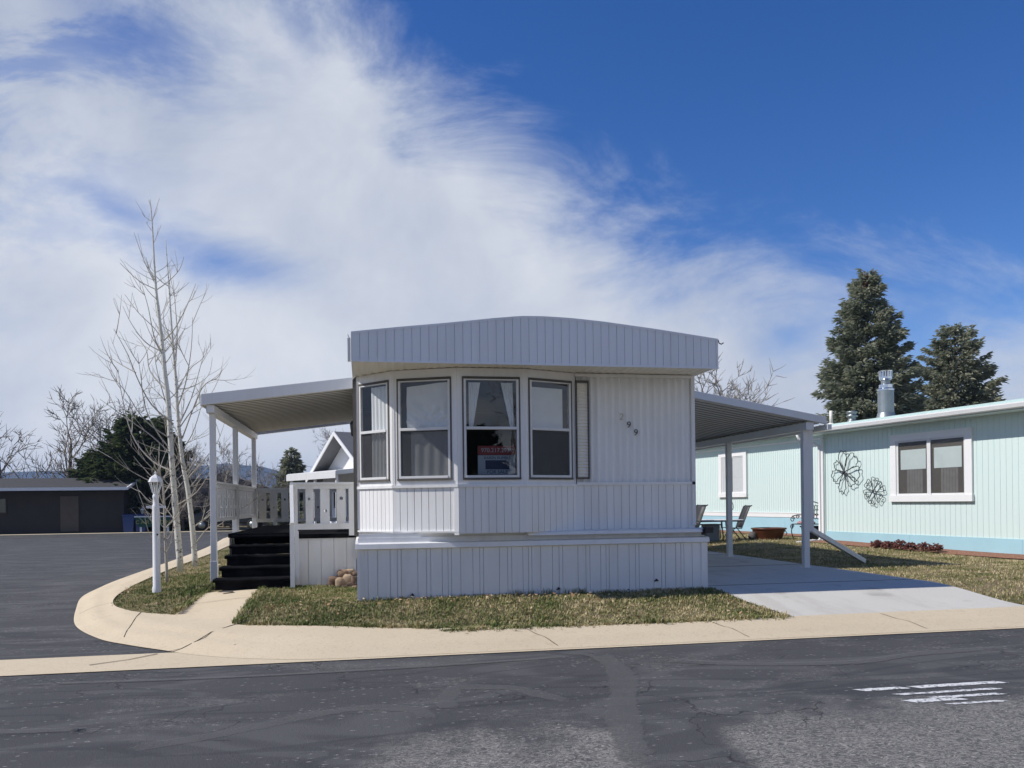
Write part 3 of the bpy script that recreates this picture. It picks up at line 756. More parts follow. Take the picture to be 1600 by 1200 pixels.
# side and back walls, floor, ceiling: a real room behind the glass
m=MB(); m.box(XL,XL+.03,11.16,YB,.95,3.235); m.box(XR-.03,XR,YF+.05,YB,.95,3.235); m.box(XL,XR,YB-.03,YB,.95,3.235)
sidew=obj('side_wall',m,M['white_old'],home)
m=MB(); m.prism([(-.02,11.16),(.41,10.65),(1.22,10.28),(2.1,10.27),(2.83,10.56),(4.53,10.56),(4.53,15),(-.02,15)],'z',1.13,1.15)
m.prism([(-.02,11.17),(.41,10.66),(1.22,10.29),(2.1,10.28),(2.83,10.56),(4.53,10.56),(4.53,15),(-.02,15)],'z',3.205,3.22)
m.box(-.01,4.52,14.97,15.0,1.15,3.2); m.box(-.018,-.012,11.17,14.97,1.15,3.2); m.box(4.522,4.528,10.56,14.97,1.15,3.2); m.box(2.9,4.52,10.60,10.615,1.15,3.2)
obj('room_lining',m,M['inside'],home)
# windows
def window(i):
    e,L=seg(BAY[i],BAY[i+1]); O=BAY[i]; a_,b_=WIN[i][1]*L,WIN[i][2]*L; zr=2.46
    m=MB(); t_=.010
    m.obox(O,e,a_-.010,a_+t_,-.04,.010,ZB-.01,ZH+.010); m.obox(O,e,b_-t_,b_+.010,-.04,.010,ZB-.01,ZH+.010)
    m.obox(O,e,a_+t_,b_-t_,-.04,.016,ZH-.014,ZH+.010); m.obox(O,e,a_-.010,b_+.010,-.04,.024,ZB-.022,ZB+.004)
    wn=obj('window',m,M['trimdark'],home)
    a2,b2=a_+t_,b_-t_; s=.030
    m=MB()
    m.obox(O,e,a2,a2+s,-.03,.012,ZB+.004,ZH-.02); m.obox(O,e,b2-s,b2,-.03,.012,ZB+.004,ZH-.02)
    m.obox(O,e,a2+s,b2-s,-.03,.012,ZH-.036,ZH-.02); m.obox(O,e,a2+s,b2-s,-.03,.02,ZB+.004,ZB+.036)
    m.obox(O,e,a2+s,b2-s,-.03,.022,zr-.018,zr+.018)
    bev(obj('sash',m,M['alu'],wn),.003)
    m=MB(); P=lambda u,w,z:(O[0]+e[0]*u+e[1]*w,O[1]+e[1]*u-e[0]*w,z)
    def pane(u0,u1,z0,z1,w): m.add([P(u0,w,z0),P(u1,w,z0),P(u1,w,z1),P(u0,w,z1)],[(0,1,2,3)])
    pane(a2+s,b2-s,zr+.018,ZH-.036,-.008); pane(a2+s,b2-s,ZB+.036,zr-.018,-.018)
    obj('glass',m,M['glass'],wn)
    if i!=2:
        m=MB(); m.add([P(a2+s,.002,ZB+.036),P(b2-s,.002,ZB+.036),P(b2-s,.002,zr-.018),P(a2+s,.002,zr-.018)],[(0,1,2,3)])
        obj('insect_screen',m,M['screen'],wn)
    def cloth(u0,u1,z0,z1,w,amp,per,fn=None,nz=10):
        mm=MB();vs=[];fs=[];nu=max(8,int((u1-u0)/.012))
        for j in range(nz+1):
            for k in range(nu+1):
                u=u0+(u1-u0)*k/nu; z=z0+(z1-z0)*j/nz
                if fn: u,z,dw=fn(k/nu,j/nz,u,z)
                else: dw=0
                vs.append(P(u,w+dw+amp*math.sin(u/per*TAU+1.3*math.sin(z*2)),z))
        for j in range(nz):
            for k in range(nu): q=j*(nu+1)+k; fs.append((q,q+1,q+nu+2,q+nu+1))
        mm.add(vs,fs,True); return mm
    if i==0: obj('curtain',cloth(a2+.17,b2,ZB-.02,ZH-.05,-.055,.010,.075),M['cloth'],wn)
    if i==1:
        r_=random.Random(5)
        ws=[(r_.uniform(.2,.9),r_.uniform(0,.25),r_.uniform(10,26),r_.random()*6) for _ in range(10)]
        def crink(fu,fz,u,z):
            dw=0
            for (cx,cz,fr,ph) in ws:
                an=math.atan2(fz-cz+.05,fu-cx); rr=math.hypot(fz-cz,fu-cx); dw+=.0045*math.sin(an*fr*.6+ph)*min(1,rr*3)
            return u,z-.05*(1-fu)*fz,dw
        obj('curtain',cloth(a2+.10,b2+.03,zr-.02,ZH-.045,-.04,.003,.2,crink,44),M['cloth'],wn)
        obj('lower_curtain',cloth(a2+.15,b2+.03,ZB-.03,zr-.03,-.055,.008,.14),M['cloth'],wn)
    if i==2:
        for sgn in (0,1):
            def tie(fu,fz,u,z,sgn=sgn):
                k=1-.55*ss(.0,1,1-fz) ; A=a2+.04 if not sgn else b2-.03
                lean=.10*(1-fz)**1.3
                c=(A+.03+lean*(0 if not sgn else 0)) 
                w_=.155*(.35+.65*fz)
                if not sgn: return A+.03+fu*w_+.00, z, 0
                return A-.04-(1-fu)*w_+.02*(1-fz), z, 0
            obj('curtain',cloth(0,1,zr+.02,ZH-.06,-.05,.009,.03,tie,14),M['cloth'],wn)
    if i==3:
        obj('roller_blind',cloth(a2,b2-.10,zr-.0,ZH-.10,-.05,.0,1.),M['cloth'],wn)
        obj('lower_curtain',cloth(a2+.02,b2-.16,ZB-.02,zr-.03,-.30,.01,.09),M['screen'],wn)
    return wn
for i in range(4): window(i)
# shutter beside the bay
m=MB(); m.box(2.855,2.868,10.455,10.49,1.80,3.135); m.box(3.015,3.033,10.455,10.49,1.80,3.135); m.box(2.868,3.005,10.455,10.49,3.105,3.135); m.box(2.868,3.005,10.455,10.49,1.80,1.82)
sh=obj('shutter',m,M['trimdark'],home)
m=MB(); k=0; zz=1.822
while zz<3.10:
    m.add([(2.868,10.478,zz),(3.015,10.478,zz),(3.015,10.462,zz+.012),(2.868,10.462,zz+.012),(3.015,10.478,zz+.043),(2.868,10.478,zz+.043)],[(0,1,2,3),(3,2,4,5)]); zz+=.0428
obj('louvre',m,M['cream'],sh)
# house numbers
for (ch,x,zz,mm,lab) in (('2',3.50,2.645,'brass','pale tarnished digit two'),('9',3.60,2.535,'black','upper dark digit nine'),('9',3.70,2.43,'black','lower dark digit nine')):
    o=text('house_number',ch,.125,M[mm],home,(x,10.475,zz),(R(90),R(8),0),.004); o['label']=lab
# porch lantern on the left wall
lx,ly,lz=-.135,13.6,2.74
m=MB(); m.lathe((lx,ly,lz),[(.0,.15),(.03,.14),(.055,.10),(.055,.09)],6,False); m.lathe((lx,ly,lz),[(.03,-.10),(.035,-.09),(.0,-.12)],6,False)
for k in range(6):
    a_=TAU*k/6; m.bar((lx+.05*math.cos(a_),ly+.05*math.sin(a_),lz+.095),(lx+.032*math.cos(a_),ly+.032*math.sin(a_),lz-.09),.008,.008)
m.bar((lx,ly,lz+.17),(-.055,ly,lz+.18),.018,.018); m.box(-.075,-.052,ly-.04,ly+.04,lz+.05,lz+.22)
lan=obj('wall_lantern',m,M['black'],home)
m=MB(); m.lathe((lx,ly,lz),[(.030,-.088),(.047,.09)],6,False); obj('lantern_glass',m,M['amber'],lan)
m=MB(); m.box(-.115,-.055,11.35,11.45,1.05,3.23); obj('side_conduit',m,M['trimdark'],home)

# for sale sign hung in the bay window
e,L=seg(BAY[2],BAY[3]); 
sg=thing('for_sale_sign','white for sale sign with red phone number band hung in the bay window','sign',(1.72,10.28,1.86))
m=MB(); m.box(1.50,2.00,10.422,10.428,1.865,2.12); obj('panel',m,M['paper'],sg)
m=MB(); m.box(1.50,2.00,10.422,10.428,2.125,2.245); obj('phone_band',m,M['red'],sg)
text('lettering','970.217.2939',.078,M['paper'],sg,(1.755,10.4205,2.185),(R(90),0,0),.0008)
text('lettering','KAREN RUMBLE',.05,M['navy'],sg,(1.76,10.4205,2.085),(R(90),0,0),.0008)
m=MB(); m.box(1.60,1.92,10.4195,10.4215,1.935,2.055); obj('picture',m,M['navy'],sg)
text('lettering','FOR SALE',.065,M['navy'],sg,(1.76,10.4205,1.90),(R(90),0,0),.0008)

# ------------------------------------------------------------------ porch
por=thing('porch_deck','white porch deck with black carpeted steps and slatted railings','porch',(-1.1,13.5,.28))
m=MB(); m.box(-1.02,-.09,12.5,13.31,.985,1.05); m.box(-2.10,-.09,13.31,18.45,.985,1.05); obj('deck_floor',m,M['carpet'],por)
m=MB(); m.ribs((-1.0,12.52),(1,0),.9,.26,.985,.19,.012,'groove',.01); m.box(-1.0,-.1,12.535,12.56,.26,.985); m.ribs((-1.0,13.31),(0,-1),.79,.26,.985,.2,.01); m.ribs((-2.08,18.4),(0,-1),5.1,.26,.985,.2,.01)
obj('skirt_boards',m,M['white_old'],por)
tops=[.435,.585,.735,.88,1.03]; lefts=[-2.13,-2.09,-2.06,-2.04,-2.03]; fr=[12.1,12.4,12.7,13.0,13.3]
for k in range(5):
    zt=tops[k]; z0=.28 if k==0 else tops[k-1]-.0
    m=MB(); m.box(lefts[k]+.03,-1.035,fr[k]+.03,13.31 if k<4 else 13.33,z0-.0,zt-.035)
    y1=fr[k]+.33 if k<4 else 13.36
    rr=random.Random(k); ncol=12
    vs=[];fs=[]
    for j,(yy,zz) in enumerate(((y1,zt),(fr[k]+.03,zt),(fr[k]+.004,zt-.008),(fr[k]-.004,zt-.022),(fr[k]+.003,zt-.042),(fr[k]+.028,zt-.05))):
        for q in range(ncol+1):
            x=lefts[k]+(-1.02-lefts[k])*q/ncol; vs.append((x,yy+rr.uniform(-.004,.004),zz+rr.uniform(-.004,.004)))
    for j in range(5):
        for q in range(ncol): a_=j*(ncol+1)+q; fs.append((a_,a_+1,a_+ncol+2,a_+ncol+1))
    m.add(vs,fs,True)
    m.box(lefts[k],lefts[k]+.03,fr[k]+.03,y1,zt-.045,zt-.004)
    obj('carpeted_step',m,M['carpet'],por)
WO=M['white_old']
def railing(name,O,e,L,zb,zt,boards,holes,bottom,stile=(.085,.085),drop=(0,0)):
    m=MB()
    m.obox(O,e,-.02,L+.02,-.045,.05,zt-.035,zt); m.obox(O,e,0,L,-.02,.02,zt-.10,zt-.035)
    m.obox(O,e,0,stile[0],-.03,.025,zb-drop[0],zt-.035); m.obox(O,e,L-stile[1],L,-.03,.025,zb-drop[1],zt-.035)
    m.obox(O,e,stile[0],L-stile[1],-.012,.028,zb,bottom)
    r=obj(name,m,WO,por)
    for q,(a_,b_) in enumerate(boards):
        mm=MB(); mm.plate(O,e,a_,b_,bottom-.01,zt-.095,-.018,.0,holes[q]); obj('slat',mm,WO,r)
    return r
S_=.00155
railing('front_railing',(-1.05,12.5),(1,0),.93,1.12,1.835,[(.205*1.0,.32),(.42,.56),(.665,.80)],[[(.255,1.585,.022)],[(.50,1.40,.022)],[(.735,1.59,.026)]],1.21,(.085,.085),(.10,.10))
L=4.75; nb=19; bs=[];hs=[]
for k in range(nb):
    c=.16+(L-.32)*k/(nb-1); bs.append((c-.098,c+.098)); hs.append([(c,1.66 if k%2 else 1.48,.024)] if True else [])
railing('side_railing',(-2.33,13.5),(0,1),L,1.24,1.89,bs,hs,1.30,(.06,.06))
nb=9;L=2.2;bs=[];hs=[]
for k in range(nb):
    c=.16+(L-.3)*k/(nb-1); bs.append((c-.075,c+.075)); hs.append([(c+.0,1.62 if k%2==0 else 1.44,.026)])
railing('back_railing',(-2.33,18.42),(1,0),L,1.12,1.87,bs,hs,1.20,(.06,.06))
m=MB(); m.bar((-1.05,12.47,1.76),(-1.01,12.08,1.20),.05,.13,(0,0,1)); m.box(-1.045,-.985,12.07,12.14,.29,1.24); m.box(-1.0,-.945,12.36,12.42,.3,1.1)
obj('stair_handrail',m,M['whitetrim'],por)
for (x,y,zt) in ((-2.37,15.5,1.3),(-2.37,18.36,1.3),(-1.95,18.38,1.2)):
    m=MB(); m.box(x,x+.08,y,y+.08,.28,zt); obj('railing_post',m,M['whitetrim'],por)
# awning over the porch
aw=thing('porch_awning','white metal awning roof over the black porch steps','awning',(-2.33,13.4,.28))
def az(x): return 3.37+(x+.16)*(3.37-3.075)/(2.30)   # underside height
X0,X1,Y0,Y1=-2.46,-.085,13.2,18.6
def canopy(root,X0,X1,Y0,Y1,zf,front_h,period=.2,rib=.045):
    m=MB();vs=[];fs=[];pr=[];y=Y0+.01
    while y<Y1-.02:
        for (d_,h) in ((0,0),(.42*period,0),(.45*period,rib),(.97*period,rib)): 
            if y+d_<Y1: pr.append((y+d_,h))
        y+=period
    for (yy,h) in pr: vs+=[(X0,yy,zf(X0)+h+.02),(X1,yy,zf(X1)+h+.02)]
    for i in range(len(pr)-1): fs.append((2*i,2*i+1,2*i+3,2*i+2))
    m.add(vs,fs); rp=obj('roof_panel',m,M['under'],root)
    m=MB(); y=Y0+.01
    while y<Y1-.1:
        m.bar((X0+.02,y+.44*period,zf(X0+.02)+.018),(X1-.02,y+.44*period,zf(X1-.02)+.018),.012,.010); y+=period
    obj('seam_shade_lines',m,M['trimdark'],rp)  # dark bars put in as the shade lines along the pan joints
    e,L=seg((X0,Y0),(X1,Y0)); sl_=(zf(X1)-zf(X0))/L
    m=MB(); m.obox((X0,Y0),e,0,L,-.03,.012,zf(X0),zf(X0)+front_h,sl_); m.obox((X0,Y0),e,.0,L,-.06,-.03,zf(X0),zf(X0)+.012,sl_); bev(obj('front_fascia',m,M['canopy'],root),.004)
    m=MB(); m.obox((X0,Y1),e,0,L,-.03,.03,zf(X0)-.03,zf(X0)+.13,sl_); obj('rear_fascia',m,M['canopy'],root)
    return rp
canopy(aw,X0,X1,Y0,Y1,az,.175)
m=MB(); m.box(-2.385,-2.275,13.24,18.55,2.965,3.085); m.box(-2.40,-2.385,13.25,18.55,2.96,3.13); bev(obj('eave_beam',m,M['canopy'],aw),.006)
m=MB(); m.bar((-2.47,13.22,3.15),(-2.47,18.58,3.15),.02,.16); obj('side_fascia',m,M['canopy'],aw)
for yy in (13.4,15.72,18.32):
    m=MB(); m.box(-2.375,-2.285,yy-.045,yy+.045,.27 if yy<14 else .27,2.965)
    if yy<14: m.box(-2.383,-2.277,yy-.053,yy+.053,.27,.62)
    bev(obj('post',m,M['canopy'],aw),.006)
m=MB(); m.box(-.13,-.06,13.25,18.5,3.22,3.36); obj('wall_hanger',m,M['under'],aw)
# carport
cp=thing('carport','white metal carport roof on posts beside the mobile home','carport',(7.7,12.96,.28))
def cz(x): return 2.80+(7.98-x)*.172
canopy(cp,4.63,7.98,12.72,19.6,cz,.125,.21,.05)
m=MB(); m.box(7.62,7.77,12.76,19.5,2.70,2.832); bev(obj('eave_beam',m,M['canopy'],cp),.006)
m=MB(); m.prism([(12.69,2.70),(12.69,2.79),(19.6,2.79),(19.6,2.70)],'x',7.985,8.065); gt=obj('gutter',m,M['canopy'],cp)
for yy in (12.96,15.95,18.95):
    m=MB(); m.box(7.65,7.755,yy-.05,yy+.05,.27,2.72); m.box(7.62,7.785,yy-.08,yy+.08,.275,.29); bev(obj('post',m,M['canopy'],cp),.006)
m=MB(); m.box(7.765,7.85,12.93,13.0,.92,2.75); m.bar((7.80,12.965,.96),(9.27,13.58,.31),.075,.085); bev(obj('downspout',m,M['canopy'],cp),.006)
m=MB(); m.box(4.60,4.65,12.75,19.5,3.26,3.40); obj('wall_hanger',m,M['under'],cp)

# ------------------------------------------------------------------ lamp post at the corner
lp=thing('lamp_post','white lamp post with crossbar and lantern at the grassy street corner','lamp post',(-3.03,12.72,.2))
def lamp_parts(root,ox,oy,g0):
    m=MB(); m.lathe((ox,oy,g0),[(.064,0),(.064,.07),(.056,.09),(.051,1.27),(.048,1.30),(.042,1.31),(.042,1.40),(.046,1.41),(.046,1.44),(.03,1.47)],12); obj('post',m,M['whitetrim'],root)
    m=MB(); m.box(ox-.135,ox+.135,oy-.02,oy+.02,g0+1.255,g0+1.29); obj('crossbar',m,M['whitetrim'],root)
    m=MB(); m.lathe((ox,oy,g0),[(.03,1.45),(.042,1.475),(.047,1.487)],6,False)
    m.lathe((ox,oy,g0),[(.108,1.645),(.102,1.655),(.080,1.705),(.045,1.735),(.02,1.75),(.010,1.77),(.016,1.785),(.003,1.81)],6,False)
    m.lathe((ox,oy,g0),[(.108,1.645),(.085,1.64),(.0,1.64)],6,False)
    for k in range(6):
        a_=TAU*k/6; m.bar((ox+.092*math.cos(a_),oy+.092*math.sin(a_),g0+1.645),(ox+.046*math.cos(a_),oy+.046*math.sin(a_),g0+1.485),.012,.012)
    ln=obj('lantern',m,M['whitetrim'],root)
    m=MB(); m.lathe((ox,oy,g0),[(.043,1.49),(.086,1.643)],6,False); obj('lantern_glass',m,M['glass'],ln)
    m=MB(); m.lathe((ox,oy,g0),[(.015,1.48),(.026,1.52),(.026,1.58),(.0,1.61)],8); obj('bulb',m,M['cream'],ln)
lamp_parts(lp,-3.03,12.72,.22)
m=MB(); m.sphere((-3.0,12.665,1.08),.014,6); obj('photocell',m,M['black'],lp)
lp.location.z+=0
# ------------------------------------------------------------------ stones at the foot of the porch
rr=random.Random(21)
spots=[(-.44,12.36,.31,.085,1.3),(-.335,12.24,.30,.082,1.35),(-.225,12.26,.33,.088,1.4),(-.13,12.24,.34,.075,1.1),(-.30,12.42,.44,.10,.7),(-.19,12.42,.47,.075,.6),(-.09,12.36,.44,.07,.6),(-.17,12.14,.29,.06,.7),(-.06,12.2,.31,.065,.7),(-.02,12.3,.38,.06,.8),(-.27,12.12,.27,.05,.5),(-.12,12.06,.27,.05,.5)]
names=['squared brown stone at the left end of the porch pile','tan squared stone, front row second in the porch pile','tall pinkish stone in the middle front of the porch pile','rounded reddish stone right of the tall pinkish one','large purplish stone lying on top of the porch pile','small dark stone crowning the porch pile','flat tan stone on top nearest the white skirting','pale cobble in front of the rounded reddish stone','cream cobble touching the white skirting corner','small stone wedged behind the cream cobble','flat chip in the grass before the tan squared stone','small chip in the grass before the pale cobble']
for (x,y,z,r,sq),lb in zip(spots,names):
    m=MB(); m.sphere((x,y,z),r*.95,12,(1.0,.9,sq),.16,rr,.62); o=obj('stone',m,M['rock'],origin=(x,y,z)); tag(o,lb,'stone','stones heaped beside the porch')
# metal scrap plate at the foot of the steps
m=MB(); m.box(-1.98,-1.82,11.86,11.98,.275,.283); tag(obj('scrap_plate',m,M['trimdark'],origin=(-1.9,11.92,.28)),'small dark metal plate lying before the black steps','plate')

# ------------------------------------------------------------------ neighbour's teal home (local frame: x along wall to the right, y into the house)
C0=(12.1,19.4); TR=R(-80.8)
TXv=Vector((math.cos(TR),math.sin(TR),0)); TNv=Vector((-math.sin(TR),math.cos(TR),0))
def tw(x,y,z): return Vector((C0[0],C0[1],0))+TXv*x+TNv*y+Vector((0,0,z))
tl=thing('teal_mobile_home','pale teal mobile home with light blue skirting and metal chimney','house',(C0[0],C0[1],0),rotz=TR,local=True)
LX=9.5
m=MB(); m.ribs((0,0),(1,0),LX,.62,3.2,.135,.007,'groove',.01); m.box(.005,LX,.012,.05,.6,3.2); m.ribs((0.0,2.0),(0,-1),2.0,.62,3.4,.13,.007); m.box(LX-.03,LX,.05,5,.3,3.4)
obj('front_wall',m,M['teal'],tl)
m=MB(); m.ribs((-14,2.0),(1,0),14,1.03,3.55,.11,.012,'trap'); m.box(-14,0,2.02,2.06,.3,3.5); obj('rear_wall',m,M['teal'],tl)
m=MB(); m.box(-.004,LX,-.018,.03,.26,.63); m.box(-14,-.02,1.975,2.02,.28,.90)
for x in (-4.1,-2.2,-7,2.8,5.6): m.box(x,x+.008,1.97 if x<0 else -.022,1.98 if x<0 else -.015,.3,.86 if x<0 else .62)
obj('skirting',m,M['tealblue'],tl)
m=MB(); m.box(-14,-.0,1.96,2.01,.905,1.045); m.box(-14,-.0,1.95,1.97,1.035,1.06); m.box(-14,0,1.972,1.985,3.28,3.33); obj('band_trim',m,M['whitetrim'],tl)
m=MB(); m.box(-.03,.05,-.03,.05,.28,3.2); obj('corner_trim',m,M['teal'],tl)
# roofs
m=MB(); m.prism([(-.48,3.30),(-.48,3.39),(2.6,3.78),(5.6,3.42),(5.6,3.3)],'x',-.5,LX+.2); rf=obj('roof',m,M['tealroof'],tl,)
m=MB(); m.prism([(1.62,3.50),(1.62,3.60),(4.3,3.95),(7,3.6),(7,3.5)],'x',-14.2,-.5); obj('rear_roof',m,M['tealroof'],tl)
m=MB(); m.box(-.46,LX+.1,-.46,.0,3.19,3.205); m.box(-14,-.46,1.64,1.97,3.475,3.49); obj('soffit',m,M['teal'],tl)
gt=MB(); gt.prism([(-.49,3.21),(-.56,3.23),(-.585,3.30),(-.585,3.325),(-.49,3.33)],'x',-.55,LX+.2); gt.prism([(1.615,3.50),(1.55,3.51),(1.52,3.57),(1.52,3.60),(1.615,3.60)],'x',-14.2,-.55)
gut=obj('gutter',gt,M['whitetrim'],tl)
m=MB(); m.tube([(-.42,-.53,3.24),(-.41,-.5,3.12),(-.2,-.2,2.98),(-.10,-.09,2.9),(-.09,-.08,2.75),(-.09,-.08,.42),(-.12,-.2,.33)],.042,8); m.box(-.06,.03,-.075,-.03,.3,3.1); obj('downspout',m,M['whitetrim'],gut)
# windows
def twindow(x0,x1,z0,z1,y,mull,blind):
    t_=.17; m=MB()
    m.box(x0-.0,x0+t_,y-.05,y+.01,z0,z1); m.box(x1-t_,x1,y-.05,y+.01,z0,z1); m.box(x0+t_,x1-t_,y-.05,y+.01,z1-t_*.9,z1); m.box(x0-.02,x1+.02,y-.075,y+.01,z0-.02,z0+t_*.75)
    wn=obj('window',m,M['whitetrim'],tl)
    a_,b_,c_,d_=x0+t_,x1-t_,z0+t_*.75,z1-t_*.9
    m=MB(); m.box(a_,a_+.06,y-.03,y-.012,c_,d_); m.box(b_-.04,b_,y-.03,y-.012,c_,d_); m.box(a_+.06,b_-.04,y-.03,y-.012,c_,c_+.04); m.box(a_+.06,b_-.04,y-.03,y-.012,d_-.04,d_)
    if mull: m.box((a_+b_)/2-.05,(a_+b_)/2+.05,y-.045,y-.012,c_,d_)
    obj('sash',m,M['alu'],wn)
    def q4(xa,xb,za,zb,yy): m.add([(xa,yy,za),(xb,yy,za),(xb,yy,zb),(xa,yy,zb)],[(0,1,2,3)])
    m=MB(); q4(a_,b_,c_,d_,y-.026); obj('glass',m,M['glass'],wn)
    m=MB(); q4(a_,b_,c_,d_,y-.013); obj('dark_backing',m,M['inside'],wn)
    if blind:
        m=MB()
        for q in (0,1):
            xa=a_+.12+q*((b_-a_)/2); xb=xa+(b_-a_)/2-.22; zt_=d_-.22; zb_=c_+(d_-c_)*.47
            q4(xa,xb,zb_,zt_,y-.018)
        obj('blind',m,M['linen'],wn)
        m=MB()
        for q in (0,1):
            xa=a_+.30+q*((b_-a_)/2)
            for k in range(6): q4(xa+.075*k,xa+.075*k+.068,c_+.05,c_+(d_-c_)*.47,y-.0165+.0012*(k%2))
        obj('drape',m,M['drape'],wn)
    else:
        m=MB();vs=[];fs=[];n=60
        for k in range(n+1):
            xx=a_+(b_-a_)*k/n; w_=.003*math.sin(k*1.1)
            vs+=[(xx,y-.019+w_,c_),(xx,y-.019+w_,d_)]
        for k in range(n):
            if not(20<k<30): fs.append((2*k,2*k+2,2*k+3,2*k+1))
        m.add(vs,fs,True); obj('curtain',m,M['cloth'],wn)
twindow(2.28,4.5,1.42,2.98,0,True,True); twindow(-7.69,-6.05,1.60,3.17,1.985,False,False); twindow(6.3,7.6,1.42,2.98,0,True,True)
# chimney and vents on the roof
m=MB(); m.lathe((.62,1.5,3.55),[(.30,.0),(.24,.06),(.205,.20)],28); m.lathe((.62,1.5,3.55),[(.20,.19),(.20,.80),(.0,.80)],28,False); m.lathe((.62,1.5,3.55),[(.115,.84),(.115,1.10)],28,False)
ch=obj('chimney',m,M['galv'],rf)
m=MB(); m.lathe((.62,1.5,3.55),[(.205,.78),(.205,.82)],28,False); m.lathe((.62,1.5,3.55),[(.205,.82),(.165,.85)],28); m.lathe((.62,1.5,3.55),[(.165,.85),(.165,.94)],28,False);m.lathe((.62,1.5,3.55),[(.165,.94),(.115,.96)],28)
m.lathe((.62,1.5,3.55),[(.12,1.06),(.16,1.09),(.16,1.15)],28,False)
for q in range(16):
    a_=TAU*q/16; m.bar((.62+.158*math.cos(a_),1.5+.158*math.sin(a_),4.69),(.62+.158*math.cos(a_),1.5+.158*math.sin(a_),4.84),.035,.012,(math.cos(a_),math.sin(a_),0))
m.lathe((.62,1.5,3.55),[(.165,1.28),(.168,1.31),(.0,1.325)],28,False); m.lathe((.62,1.5,3.55),[(.11,1.1),(.11,1.29)],20,False)
obj('chimney_cap',m,M['chrome'],ch)
m=MB(); m.lathe((-.60,1.5,3.63),[(.14,0),(.12,.04),(.10,.06),(.10,.12),(.155,.14),(.155,.17),(.11,.19),(.11,.23),(.15,.25),(.14,.29),(.0,.31)],18); obj('roof_vent',m,M['galv'],rf)
m=MB(); m.tube([(-1.42,1.5,3.6),(-1.42,1.5,4.03)],.045,10); m.lathe((-1.42,1.5,3.6),[(.12,.02),(.05,.08)],12); obj('vent_pipe',m,M['cream'],rf)
# two wire flowers on the wall
def flower(name,label,cx,cz,petals,wire):
    o=thing(name,label,'wall ornament',tuple(tw(cx,-.06,cz)),'wire flowers hung on the teal wall',TR,local=True)
    for pts in petals:
        m=MB(); m.tube([(x,-.02*math.sin(3*x)-.012,z) for x,z in pts],wire,5,False); obj('petal',m,M['iron'],o)
    m=MB(); m.sphere((0,-.02,0),.05 if wire>.008 else .035,8,(1,.5,1)); obj('centre',m,M['iron'],o)
    return o
rq=random.Random(2); P1=[]
for k,(a_,ln,wd_) in enumerate(((97,.54,.24),(42,.56,.30),(-8,.55,.30),(-42,.48,.22),(-100,.52,.22),(-165,.46,.24),(145,.42,.17))):
    pts=[];a_=R(a_)
    for j in range(25):
        t_=j/24; s_=math.sin(math.pi*t_)**.75; al=ln*(1-abs(2*t_-1)**2.2); sd_=wd_*math.sin(TAU*t_)*.62*(1+.12*math.sin(t_*40+k))
        al*=1+.06*math.sin(t_*31+k*2)
        pts.append((al*math.cos(a_)-sd_*math.sin(a_),al*math.sin(a_)+sd_*math.cos(a_)))
    P1.append(pts)
flower('wire_flower','large ragged wire flower on the teal wall beside the downspout',.79,2.17,P1,.010)
P2=[]
for k in range(6):
    a_=R(78+60*k); 
    for sg_ in (1,-1):
        pts=[]
        for j in range(16):
            t_=j/15; al=.33*math.sin(t_*1.75)/math.sin(1.57); sd_=sg_*(.115*math.sin(t_*2.6)); pts.append((al*math.cos(a_)-sd_*math.sin(a_),al*math.sin(a_)+sd_*math.cos(a_)))
        x0,z0=pts[-1]
        for j in range(1,9):
            q=j/11; rr_=.055*(1-.75*q); an=q*6.5; al=.33-.055+rr_*math.cos(an); sd_=sg_*(.055-rr_*math.sin(an)*.9-.02)
            pts.append((al*math.cos(a_)-sd_*math.sin(a_),al*math.sin(a_)+sd_*math.cos(a_)))
        P2.append(pts)
flower('wire_flower','small six petalled wire flower with scrolls near the teal window',1.77,1.67,P2,.008)
